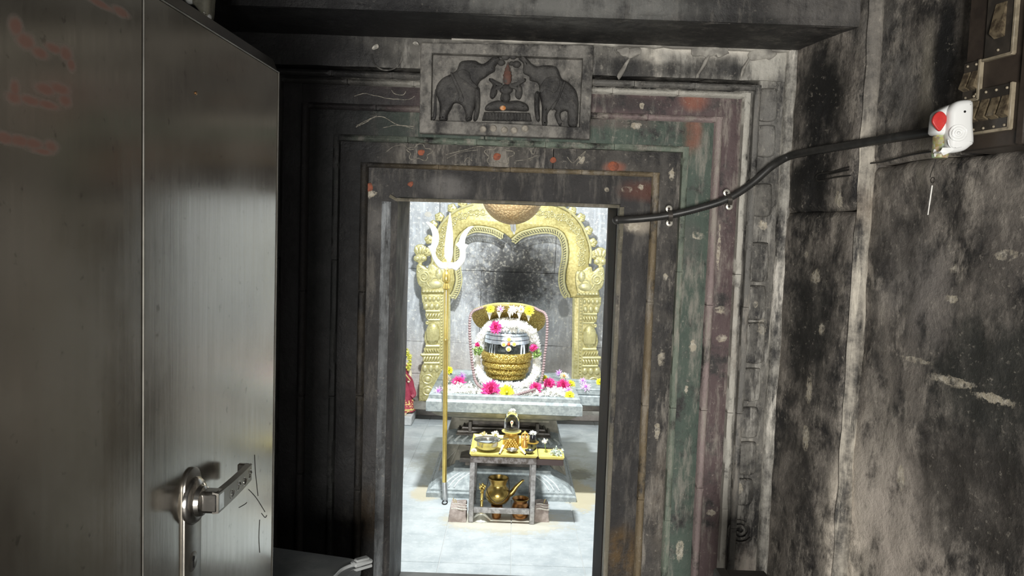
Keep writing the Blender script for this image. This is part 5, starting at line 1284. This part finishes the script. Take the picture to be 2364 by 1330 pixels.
sk = body.modifiers.new('skin', 'SKIN'); ss = body.modifiers.new('sub', 'SUBSURF'); ss.levels = 2; ss.render_levels = 2; sk.use_smooth_shade = True
for v, r in zip(me.skin_vertices[0].data if me.skin_vertices else [], jr): v.radius = (r*H, r*H)
if not me.skin_vertices:
    bpy.context.view_layer.objects.active = body
    bm_ = bmesh.new(); bm_.from_mesh(me); ly = bm_.verts.layers.skin.verify()
    for v, r in zip(bm_.verts, jr): v[ly].radius = (r*H, r*H)
    bm_.verts.ensure_lookup_table(); bm_.verts[0][ly].use_root = True; bm_.to_mesh(me); bm_.free()
fold = lambda a, z: 1 + .06*math.sin(9*a + z*30) + .025*math.sin(17*a)
b = MB(); b.lathe([(.215*H, 0), (.205*H, .05*H), (.175*H, .2*H), (.155*H, .34*H), (.12*H, .47*H), (.09*H, .55*H)], c, 40, mod=fold, sy=.7); b.build('sari_skirt', mSARIR, idl)
b = MB(); b.lathe([(.222*H, .002*H), (.216*H, .05*H), (.214*H, .055*H), (.21*H, .1*H), (.19*H, .17*H), (.183*H, .2*H)], c, 40, mod=fold, sy=.72, caps=False); b.build('sari_pattern_band', mSARI, idl)
b = MB(); b.lathe([(.228*H, .03*H), (.226*H, .055*H)], c, 40, mod=fold, sy=.73, caps=False); b.build('gold_hem', mGLD, idl)
b = MB(); b.lathe([(.105*H, .50*H), (.10*H, .58*H), (.12*H, .68*H), (.115*H, .74*H), (.05*H, .77*H)], c, 28, sy=.75, mod=lambda a, z: 1+.03*math.sin(11*a)); b.build('sari_bodice', mSARIR, idl)
b = MB(); b.tube(cat([c + Vector(q)*H for q in ((-.11, -.05, .76), (-.04, -.10, .70), (.06, -.105, .60), (.13, -.05, .50), (.16, -.02, .38), (.20, -.03, .28), (.17, -.06, .24))], 6), lambda t: (.030+.022*math.sin(t*PI))*H, 8, flat=.6); b.build('sari_drape', mSARIR, idl)
b = MB(); b.tube(cat([c + Vector(q)*H for q in ((-.08, -.085, .76), (.0, -.125, .69), (.08, -.12, .60), (.14, -.07, .51))], 6), .014*H, 6); b.build('gold_border', mGLD, idl)
b = MB(); hc_ = c + Vector((0, -.005, .885))*H
b.lathe([(.075*H, .02*H), (.08*H, .05*H), (.06*H, .09*H), (.04*H, .12*H), (.01*H, .155*H)], hc_, 18); b.build('crown', mGLD, idl)
b = MB(); b.ball(hc_ + Vector((0, .02, -.005))*H, (.068*H, .06*H, .075*H), 12, 8); b.build('hair', simple('black_hair', (.03, .025, .02), .5), idl)
b = MB()
for sx in (-1, 1):
    b.ball(hc_ + Vector((sx*.022, -.055, .0))*H, (.010*H, .006*H, .006*H), 8, 5); 
b.ball(hc_ + Vector((0, -.06, -.032))*H, (.014*H, .006*H, .006*H), 8, 5); b.build('face_paint', simple('dark_face_paint', (.15, .03, .03), .6), idl)
b = MB(); b.ball(hc_ + Vector((0, -.062, -.012))*H, (.008*H, .012*H, .014*H), 8, 6); b.build('nose', mSKN, idl)
b = MB(); gl = cat([c + Vector(q)*H for q in ((-.10, -.05, .95), (-.05, -.07, 1.02), (.03, -.07, 1.02), (.09, -.05, .94), (.12, -.05, .86), (.13, -.06, .77), (.10, -.09, .70))], 6)
for p in gl:
    for k in range(6): star_into(b, p + Vector((rnd.gauss(0, .008), rnd.gauss(-.004, .006), rnd.gauss(0, .008))), .011, rnd)
b.build('yellow_garland', simple('yellow_garland_petals', (.78, .76, .16), .6), idl, False)
mPSTN = simple('pale_grey_block', (.46, .465, .46), .7, c2=(.58, .585, .58), sc=18, bump=.3)
ps = thing('idol_plinth', 'pale grey stone block under the red draped idol', 'plinth', (ib.x-.02, YI, 0))
xp = at(953, 965, YI-.16).x
b = MB(); b.bbox((xp-.42, YI-.14, 0), (xp-.012, YI+.16, ib.z-.012), .008); b.build('block', mPSTN, ps)
b = MB(); b.bbox((xp-.40, YI-.11, ib.z-.0125), (xp-.06, YI+.14, ib.z+.0), .003); b.build('wooden_board', simple('pale_board', (.62, .50, .33), .7), ps)

# ------------------------------------------------------------------ low steel table
TL, TR, TY0, TY1 = onz(1083, 1207, 0).x, onz(1235, 1212, 0).x, onz(1160, 1209, 0).y, 0
TY0 = 3.905; TY1 = 4.285; TYL = 4.205
TL, TR = at(1083.5, 1120, TY0).x, at(1236.5, 1120, TY0).x
ZT0 = at(1160, 1056, TY0).z
mTBL = simple('worn_grey_painted_steel', (.20, .195, .19), .45, .4, c2=(.36, .355, .35), sc=45, bump=.2)
mTBLD = simple('rusty_dark_steel', (.09, .075, .065), .55, .4, c2=(.22, .205, .20), sc=50)
tbl = thing('low_steel_table', 'low worn grey steel offering table standing in front of the altar', 'table', ((TL+TR)/2, (TY0+TY1)/2, 0))
lw_ = .026
for x in (TL, TR-lw_):
    for y in (TY0, TYL-lw_):
        b = MB(); b.bbox((x, y, 0), (x+lw_, y+lw_, ZT0-.03), .003); b.build('leg', mTBL, tbl)
b = MB(); b.bbox((TL-.001, TY0-.001, ZT0-.034), (TR+.001, TY0+.02, ZT0-.002), .002); b.build('apron', mTBLD, tbl)
b = MB(); b.bbox((TL, TY1-.02, ZT0-.034), (TR, TY1, ZT0-.002), .002); b.build('apron', mTBLD, tbl)
b = MB(); b.bbox((TL, TY0, ZT0-.006), (TR, TY1, ZT0), .002); b.build('table_top', mTBLD, tbl)
zr0, zr1 = at(1160, 1187, TY0).z, at(1160, 1175, TY0).z
b = MB(); b.bbox((TL+lw_, TY0+.002, zr0), (TR-lw_, TY0+.02, zr1), .002); b.build('front_rail', mTBL, tbl)
for x in (TL+.004, TR-.022):
    b = MB(); b.bbox((x, TY0+lw_, zr0), (x+.018, TYL-lw_, zr1), .002); b.build('side_rail', mTBLD, tbl)
# side shelf
sx1 = at(1302, 1045, TY0).x
b = MB(); b.bbox((TR, TY0+.004, ZT0-.036), (sx1, TY0+.15, ZT0-.004), .002); b.build('side_shelf', simple('dark_red_shelf', (.045, .025, .022), .5), tbl)
mTRAYY = simple('bright_yellow_enamel', (.82, .70, .20), .4, c2=(.72, .60, .16), sc=20)
def tray(name, label, x0, x1, y0, y1, z, h, fl_):
    t = thing(name, label, 'tray', ((x0+x1)/2, (y0+y1)/2, z)); b = MB(); th = .004
    o = [(x0, y0), (x1, y0), (x1, y1), (x0, y1)]; ctr = Vector(((x0+x1)/2, (y0+y1)/2, 0))
    def rg(k, zz_): return [(ctr.x + (x-ctr.x) - math.copysign(k, x-ctr.x), ctr.y + (y-ctr.y) - math.copysign(k, y-ctr.y), zz_) for x, y in o]
    vs = rg(fl_, z) + rg(0, z+h) + rg(th, z+h) + rg(fl_+th, z+.003)
    fs = [(j*4+i, j*4+(i+1) % 4, (j+1)*4+(i+1) % 4, (j+1)*4+i) for j in range(3) for i in range(4)] + [(3,2,1,0), (12,13,14,15)]
    b.add(vs, fs); b.build('tray_shell', mTRAYY, t, False)
    MB().tube([Vector(p) for p in rg(.002, z+h)], .0028, 6, True).build('tray_rim', mTRAYY, t); return t
ZTR = ZT0
tr1 = tray('yellow_tray', 'yellow enamel tray on the steel table holding the worship vessels', TL-.004, TR+.006, TY0-.004, TY1+.01, ZTR, .014, .010)
tr2 = tray('small_yellow_tray', 'small yellow tray on the dark side shelf of the steel table', TR+.010, sx1+.004, TY0+.002, TY0+.148, ZT0-.004, .013, .006)
zt_ = ZTR + .0035
def on_tray(px, py): return onz(px, py, zt_)
# stainless pot with ladle
mSTNL = simple('stainless_steel', (.50, .49, .44), .24, .95, c2=(.40, .39, .35), sc=20)
pc = on_tray(1124, 1045); pr = 32*u_(4.005)
pc.y = TY0 + .115; pc.x = at(1125, 1030, pc.y).x
zrim = at(1125, 1015, pc.y).z
pt_ = thing('stainless_pot', 'shiny stainless steel cooking pot on the left of the yellow tray', 'pot', (pc.x, pc.y, zt_))
hh = zrim - zt_
b = MB(); b.lathe([(.030, .001), (.048, .004), (.055, .015), (.057, hh*.55), (.057, hh*.86), (.060, hh*.92), (pr, hh), (pr, hh+.002), (pr-.004, hh+.002), (.056, hh*.90), (.053, hh*.5), (.050, .012), (.0, .008)], (pc.x, pc.y, zt_), 40, caps=False); b.build('pot_body', mSTNL, pt_, True, 50)
b = MB(); b.lathe([(.054, hh*.62), (.001, hh*.622)], (pc.x, pc.y, zt_), 30); b.build('water', simple('clear_water', (.40, .44, .45), .08, 0.0), pt_)
la = thing('steel_ladle', 'thin steel ladle resting across the rim of the stainless pot', 'ladle', (pc.x+.03, pc.y, zrim))
l0, l1 = at(1150, 1019, pc.y+.0), at(1174, 1013, pc.y+.03)
b = MB(); b.tube([Vector((pc.x-.0, pc.y-.005, zt_+hh*.6)), Vector((pc.x+pr*.9, pc.y, zrim+.004)), l1], .0028, 8); b.build('ladle_handle', mSTNL, la)
b = MB(); b.ball((pc.x-.006, pc.y-.006, zt_+hh*.6), (.012, .012, .006), 12, 7); b.build('ladle_bowl', mSTNL, la)
# crystal lingam on a carved golden stand
mGSTAND = simple('antique_gold_stand', (.70, .48, .13), .36, .7, c2=(.50, .32, .07), sc=60)
gc = Vector((at(1180, 1020, 4.105).x, 4.11, zt_))
zpl = at(1180, 997, 4.11).z
gs = thing('golden_stand', 'carved golden pot-shaped stand with a tiered leaf relief under the crystal lingam', 'stand', tuple(gc))
R0 = 20*u_(4.105)
b = MB(); hg = zpl - zt_
b.lathe([(R0*.9, 0), (R0*1.0, .01), (R0*.98, hg*.5), (R0*.92, hg*.72), (R0*.7, hg*.84), (R0*.7, hg*.92), (R0*.9, hg-.004), (R0*.9, hg)], gc, 32); b.build('stand_body', mGSTAND, gs)
b = MB(); b.lathe([(R0*.8, hg-.002), (R0*1.12, hg+.001), (R0*1.15, hg+.006), (R0*1.05, hg+.007), (R0*.9, hg+.004)], gc, 36, caps=True); b.build('plate_rim', mTRAYY, gs)
zl_ = 0
for k in range(6):
    w_ = R0*(1.0 - .15*k); b = MB(); zq = gc.z + .010 + hg*.115*k
    n_ = 7 - k
    for i in range(n_):
        t = (i/(n_-1)-.5)*2 if n_ > 1 else 0
        b.ball(Vector((gc.x + t*w_*.85, gc.y - R0*1.05 + .004*abs(t)*3 - (.012-.002*k), zq - .003*abs(t))), (.0062, .006, .0062), 8, 6)
    b.build('leaf_tier', mGSTAND, gs)
g = N('clear_crystal'); mCRY = g.out((.95, .97, .98), .02, 0.0, None, Transmission_Weight=1.0, IOR=1.45)
cl0 = Vector((gc.x, gc.y, gc.z + hg + .0055))
hcq = at(1181, 948, 4.11).z - cl0.z; rcq = 18*u_(4.105)
cr = thing('crystal_lingam', 'clear crystal egg-shaped lingam with a painted drop mark on the golden stand', 'lingam', tuple(cl0))
b = MB(); b.lathe([(rcq*.94, 0), (rcq, hcq*.03), (rcq*1.0, hcq*.25), (rcq*.97, hcq*.48), (rcq*.86, hcq*.70), (rcq*.66, hcq*.86), (rcq*.36, hcq*.96), (.0005, hcq)], cl0, 40); b.build('crystal_body', mCRY, cr)
b = MB(); dm = cl0 + Vector((.0, -rcq-.0005, hcq*.50)); b.ball(dm, (.0085, .0025, .011), 14, 8); b.tube([dm + Vector((0, 0, -.009)), dm + Vector((-.001, .0, -.024))], lambda t: .0035*(1-t)+.001, 8); dmk = b.build('drop_mark', mSANDP, cr)
b = MB(); b.ball(dm + Vector((0, -.002, .001)), (.0035, .002, .005), 10, 6); b.build('red_pupil', mKUM, dmk)
flower('white', cl0 + Vector((.002, 0, hcq-.001)), .017, (20, 0), 'white flower on the tip of the crystal lingam', 'white flowers on the small lingams')
# little golden arch idol
ga_c = Vector((at(1211, 1030, 4.095).x, 4.095, zt_))
gi = thing('golden_arch_idol', 'tiny golden idol with pierced arch halo beside the crystal stand', 'idol', tuple(ga_c))
zia = at(1211, 994, 4.095).z - zt_
def loc_plate(name, poly, Y, half, bev, mt, par, holes=()):
    return link(name, plate_mesh([poly] + list(holes), Y, half, bev), mt, par, True, 60)
ax = ga_c.x; w0 = 9.3*u_(4.095)
arc = [(ax-w0, zt_+zia*.45)] + [(ax + w0*math.cos(PI-PI*i/10), zt_ + zia*.66 + zia*.26*math.sin(PI*i/10)) for i in range(5)] + [(ax, zt_+zia)] + [(ax + w0*math.cos(PI-PI*i/10), zt_ + zia*.66 + zia*.26*math.sin(PI*i/10)) for i in range(6, 11)] + [(ax+w0, zt_+zia*.45), (ax+w0*.9, zt_), (ax-w0*.9, zt_)]
hol = [[(ax+s_*(w0*.42+w0*.22*math.cos(t*PI/6)), zt_+zia*.66+zia*.13*math.sin(t*PI/6)) for t in range(12)] for s_ in (-1, 1)]
loc_plate('arch_halo', arc, 4.095, .005, .002, mGSTAND, gi, hol)
b = MB(); b.lathe([(.012, 0), (.013, .006), (.010, .018), (.009, .035), (.006, .044), (.009, .052), (.007, .064), (.002, .074)], ga_c + Vector((0, -.010, 0)), 16, sy=.7); b.build('seated_figure', simple('copper_gold_figure', (.62, .36, .14), .4, .6), gi)
# small black lingam in a dark cup
mDCUP = simple('dark_steel_cup', (.08, .085, .10), .2, .8, c2=(.14, .145, .16), sc=20)
bc_ = Vector((at(1229, 1030, 4.055).x, 4.055, zt_)); zcp = at(1229, 1021, 4.055).z
cu_ = thing('dark_cup', 'dark steel cup with a gold rim under the small black lingam', 'cup', tuple(bc_)); hq = zcp - zt_
b = MB(); b.lathe([(.018, 0), (.022, .004), (.027, hq*.5), (.028, hq*.9), (.028, hq-.002)], bc_, 28); b.build('cup_body', mDCUP, cu_)
b = MB(); b.lathe([(.020, hq-.004), (.032, hq-.002), (.034, hq+.002), (.026, hq+.001)], bc_, 28); b.build('gold_rim', mGSTAND, cu_)
sb0 = bc_ + Vector((0, 0, hq+.0015)); hs_ = at(1230, 1001, 4.055).z - sb0.z
sl_ = thing('small_black_lingam', 'small glossy black stone lingam standing in the dark cup', 'lingam', tuple(sb0))
b = MB(); b.lathe([(.0165, 0), (.018, .004), (.018, hs_*.62), (.015, hs_*.82), (.008, hs_*.95), (.0005, hs_)], sb0, 24); b.build('stone_shaft', simple('glossy_black_stone', (.012, .012, .016), .12), sl_)
flower('white', sb0 + Vector((0, 0, hs_+.001)), .019, (25, 0), 'white flower on top of the small black lingam', 'white flowers on the small lingams')
# small dish, ball, shells
dc = on_tray(1182, 1044); dc.y = max(TY0+.03, dc.y)
dh = thing('small_steel_dish', 'small round steel dish at the front middle of the yellow tray', 'dish', (dc.x, dc.y, zt_))
b = MB(); b.lathe([(.012, 0), (.022, .004), (.030, .013), (.032, .014), (.0305, .0155), (.022, .007), (.001, .004)], (dc.x, dc.y, zt_), 30, caps=False); b.build('dish_body', mSTNL, dh)
mSHELL = simple('white_shell', (.84, .82, .78), .3, c2=(.70, .66, .60), sc=60)
def shell_(name, label, px, py, Y, r, cat_, grp, tilt):
    p = at(px, py, Y); p.z = zt_ + r*.62; o = thing(name, label, cat_, tuple(p), grp); b = MB()
    b.lathe([(.001, -1.3*r), (r*.35, -.8*r), (r*.72, -.2*r), (r*.62, .25*r), (r*.4, .55*r), (r*.25, .8*r), (.001, 1.2*r)], (0, 0, 0), 16, mod=lambda a, z: 1 + .08*math.sin(6*a+z/r*3))
    q = Matrix.Rotation(math.radians(tilt[0]), 3, 'Y') @ Matrix.Rotation(math.radians(tilt[1]), 3, 'X')
    for i, v in enumerate(b.v): b.v[i] = tuple(p + q @ Vector(v))
    b.build('shell_body', mSHELL, o)
    b = MB(); pp = [p + q @ Vector((r*.6*math.cos(t), r*.6*math.sin(t), .1*r + t*.12*r)) for t in [i*.5 for i in range(14)]]
    b.tube(pp, r*.08, 6); b.build('shell_ridge', mSHELL, o)
b = None
sh_b = thing('white_lamp_ball', 'small round white shell in the front left corner of the yellow tray', 'shell', (on_tray(1094, 1044).x, TY0+.03, zt_))
p = Vector((at(1094, 1043, TY0+.035).x, TY0+.038, zt_+.014)); b = MB(); b.ball(p, (.016, .013, .014), 14, 9); b.build('shell_body', mSHELL, sh_b)
b = MB(); b.tube([p + Vector((.008*math.cos(t*.5)*(1-t/20), -.012, .008*math.sin(t*.5)*(1-t/20))) for t in range(16)], .0014, 6); b.build('shell_spiral', mPALE, sh_b)
sh_b.name = 'round_shell'
# white and cream offerings at the back of the tray
def bundle(name, label, px, py, Y, zc_, r, mt, cat_='flower', grp=None):
    p = at(px, py, Y); o = thing(name, label, cat_, tuple(p), grp); b = MB()
    for k in range(26): star_into(b, p + Vector((rnd.gauss(0, r*.4), rnd.gauss(0, r*.4), rnd.gauss(0, r*.3))), r*.55, rnd)
    b.ball(p, r*.5, 8, 6); b.build('blossom_cluster', mt, o, False)
    b = MB(); b.tube([p, Vector((p.x+.004, p.y, zc_+.02)), Vector((p.x+.006, p.y, zc_))], .0022, 6); b.build('stalk', mGRN, o)
bundle('cream_flower_cone', 'cream cone-shaped flower cluster behind the stainless pot', 1117, 1002, TY1-.02, zt_, .017, mCRM)
bundle('white_flower_sprig', 'white flower sprig leaning behind the right side of the stainless pot', 1143, 1001, TY1-.02, zt_, .018, mWHT)
bundle('white_flower_sprig', 'white flower sprig standing in the small side tray', 1258, 1019, TY0+.12, ZT0, .016, mWHT)
hp0 = at(1284, 1030, TY0+.09); o_ = MB()
for k in range(110):
    star_into(o_, Vector((hp0.x + rnd.gauss(0, .016), TY0+.085 + rnd.gauss(0, .018), ZT0 + .004 + abs(rnd.gauss(0, .014)))), .009, rnd)
o_ = o_.build('pale_green_leaves', flower_mat('pale_green_petals', (.46, .54, .46), (.66, .72, .66)), None, False); tag(o_, 'heap of pale green-white leaves in the small side tray', 'leaves', None, 'stuff')
# little white spoons with dark tips
for (xa_, ya_), (xb_, yb_), lab in (((1161, 1030), (1153, 1048), 'small white spoon with dark tip beside the stainless pot'), ((1201, 1034), (1213, 1049), 'small white spoon with dark tip right of the steel dish')):
    a, c = onz(xa_, ya_, zt_+.022), onz(xb_, yb_, zt_+.006); c.y = max(c.y, TY0+.02)
    o = thing('white_spoon', lab, 'spoon', tuple(c), 'white spoons on the tray')
    b = MB(); b.tube([a, a.lerp(c, .5), c], lambda t: .0058-.0015*t, 8); b.ball(a, (.008, .006, .008), 10, 7); b.build('spoon_handle', mSHELL, o)
    b = MB(); b.ball(c, (.0045, .0045, .0045), 8, 6); b.build('dark_tip', mHOLE, o)
nc = on_tray(1222, 1047); nc.y = max(nc.y, TY0+.035)
o = thing('dark_blue_bowl', 'small dark blue steel bowl at the front right of the yellow tray', 'bowl', (nc.x, nc.y, zt_))
b = MB(); b.lathe([(.012, 0), (.018, .004), (.024, .016), (.025, .018), (.023, .017), (.016, .006), (.001, .004)], (nc.x, nc.y, zt_), 26, caps=False); b.build('bowl_body', mDCUP, o)

# ------------------------------------------------------------------ vessels under the table
mOLDB = simple('aged_brass', (.46, .33, .10), .3, .9, c2=(.30, .20, .06), sc=14, bump=.15)
mCOP = simple('aged_copper', (.42, .22, .09), .32, .9, c2=(.30, .14, .05), sc=14, bump=.15)
YB1 = 4.055
cupc = onz(1146, 1202, 0); cupc.y = 3.985; cupc.x = at(1146, 1190, 3.985).x
zct = at(1146, 1166, 3.985).z
o = thing('copper_tumbler', 'upright copper tumbler under the table with the brass pot on it', 'tumbler', (cupc.x, cupc.y, 0))
b = MB(); b.lathe([(.021, 0), (.024, .006), (.026, zct*.45), (.029, zct*.8), (.031, zct-.003), (.030, zct)], cupc, 28); b.build('tumbler_body', mCOP, o)
b = MB(); b.lathe([(.0305, zct*.78), (.0325, zct*.82), (.0305, zct*.86)], cupc, 28, caps=False); b.build('tumbler_ring', mCOP, o)
zrm = at(1150, 1104, 4.0).z; br = 24*u_(4.0); hb_ = zrm - zct
o = thing('brass_spouted_pot', 'aged brass pot with long side spout and wire bail under the table', 'pot', (cupc.x, cupc.y, zct))
bcx = Vector((at(1150, 1130, 4.0).x, 4.0, zct))
b = MB(); prof = [(.026, .0), (.048, .012), (.064, .034), (.068, .054), (.064, hb_*.52), (.052, hb_*.64), (.043, hb_*.72), (.043, hb_*.80), (.050, hb_*.92), (br, hb_), (br+.001, hb_+.003), (br-.003, hb_+.003), (.046, hb_*.92), (.038, hb_*.78), (.040, hb_*.7), (.055, hb_*.5), (.055, .04), (.001, .012)]
b.lathe(prof, bcx, 40, caps=False); b.build('pot_body', mOLDB, o)
s0, s1, s2 = at(1181, 1138, 4.0), at(1192, 1124, 4.0), at(1206, 1110, 4.0)
b = MB(); b.tube(cat([bcx + Vector((.05, 0, .055)), s0, s1, s2], 6), lambda t: .013*(1-t)+.0062, 10); b.build('spout', mOLDB, o)
b = MB(); b.ball(s2 + Vector((.002, 0, .001)), (.0085, .0085, .0065), 10, 7); b.build('spout_tip', mOLDB, o)
b = MB(); b.tube(cat([bcx + Vector((-br, 0, hb_)), bcx + Vector((-.055, -.05, hb_*.55)), bcx + Vector((0, -.075, hb_*.22)), bcx + Vector((.055, -.05, hb_*.5)), bcx + Vector((br, 0, hb_))], 8), .0018, 6); b.build('wire_bail', simple('dark_wire', (.05, .04, .03), .4, .7), o)
c2 = Vector((at(1201, 1180, 3.99).x, 3.99, 0)); zr2 = at(1202, 1151, 3.99).z
o = thing('round_copper_pot', 'round-bellied copper pot with flared rim beside the right table leg', 'pot', tuple(c2))
b = MB(); r2 = 19*u_(4.035)
b.lathe([(.022, 0), (.040, .010), (.049, .035), (.049, .052), (.042, zr2*.70), (.034, zr2*.80), (.036, zr2*.88), (r2, zr2*.98), (r2+.001, zr2), (r2-.004, zr2), (.032, zr2*.86), (.038, zr2*.66), (.042, .04), (.001, .012)], c2, 36, caps=False); b.build('pot_body', mCOP, o)
b = MB(); b.tube([c2 + Vector((r2*math.cos(t*.2618), r2*math.sin(t*.2618), zr2)) for t in range(24)], .0024, 6, True); b.build('pot_rim', mOLDB, o)
# candlestick lamp
lc = Vector((at(1111, 1190, 3.953).x, 3.953, 0)); ztl = at(1111, 1124, 3.953).z
mFAN = simple('pale_ribbed_base', (.62, .62, .54), .35, .4, c2=(.48, .48, .40), sc=40)
o = thing('brass_lamp_stand', 'slender brass lamp stand with flared pale ribbed base at the left table leg', 'lamp stand', tuple(lc))
b = MB(); b.lathe([(.050, 0), (.050, .004), (.040, .012), (.026, .028), (.020, .036), (.020, .040)], lc, 32, mod=lambda a, z: 1 + .03*math.cos(12*a)*(z < .03)); b.build('flared_base', mFAN, o)
b = MB(); b.lathe([(.020, .040), (.022, .048), (.014, .060), (.008, .070), (.0075, .10), (.010, .103), (.0075, .106), (.0075, ztl-.035), (.011, ztl-.03), (.007, ztl-.026), (.012, ztl-.016), (.016, ztl-.010), (.014, ztl-.008)], lc, 20); b.build('stem', mGOLDP, o)
b = MB()
for k in range(5): b.ball(lc + Vector((-.010+.006*k, -.004*(k % 2), ztl-.004 + .008*(k % 3))), (.007, .006, .009), 8, 6)
b.tube([lc + Vector((-.008, 0, ztl)), lc + Vector((-.014, 0, ztl+.018))], .003, 6); b.build('lamp_head', mGOLDP, o)
# ash-striped stone blocks with incense
mBLKS = simple('brown_grey_rubble', (.26, .215, .19), .85, c2=(.40, .345, .31), sc=30, bump=.6); mASHW = simple('white_ash_line', (.70, .68, .62), .9, c2=(.5, .47, .42), sc=90); mINC = simple('yellow_incense_stick', (.62, .50, .18), .7)
for xa_, xb_, yb_, lab, sticks in ((1035, 1076, 1207, 'small ash-striped stone block with two incense sticks left of the table', ((1046, 1150), (1051, 1152))), (1232, 1267, 1207, 'small ash-striped stone block with one incense stick right of the table', ((1259, 1152),))):
    p0_, p1_ = onz(xa_, yb_, 0), onz(xb_, yb_, 0); zt2 = .082; Yb = p0_.y + .012; lft = xa_ < 1100
    x0, x1 = p0_.x, p1_.x
    o = thing('ash_striped_block', lab, 'stone block', ((x0+x1)/2, Yb, 0), 'stone blocks beside the table')
    bm_ = bmesh.new(); bmesh.ops.create_cube(bm_, size=1); bmesh.ops.subdivide_edges(bm_, edges=bm_.edges[:], cuts=4, use_grid_fill=True)
    for v in bm_.verts:
        u, vv_, ww = v.co; tz = ww+.5; ins = .007*tz
        v.co = Vector(((x0+x1)/2 + u*((x1-x0)-2*ins), Yb + .055 + vv_*.11 + (.030*tz*tz if vv_ < 0 else 0), tz*zt2)) 
        v.co += Vector((1, 1, 1 if tz > .1 else 0))*.007*mnoise.noise(v.co*40)
    MB().bm(bm_).build('rubble_block', mBLKS, o, True, 60)
    for k in range(3):
        zz_ = .064+.009*k; yy = Yb + .016 + .010*k
        b = MB(); b.tube([(x0 + (x1-x0)*t*.86+.012, yy + .003*math.sin(t*7), zz_ + .002*math.sin(t*5)) for t in [i/8 for i in range(9)]], .0042, 6, flat=.5); b.build('ash_line', mASHW, o)
    for px, py in sticks:
        tip = at(px, py, Yb+.05); b = MB(); b.tube([Vector((tip.x+.010*(1 if lft else -1), Yb+.055, zt2-.01)), tip], .0016, 6); b.build('incense_stick', mINC, o)
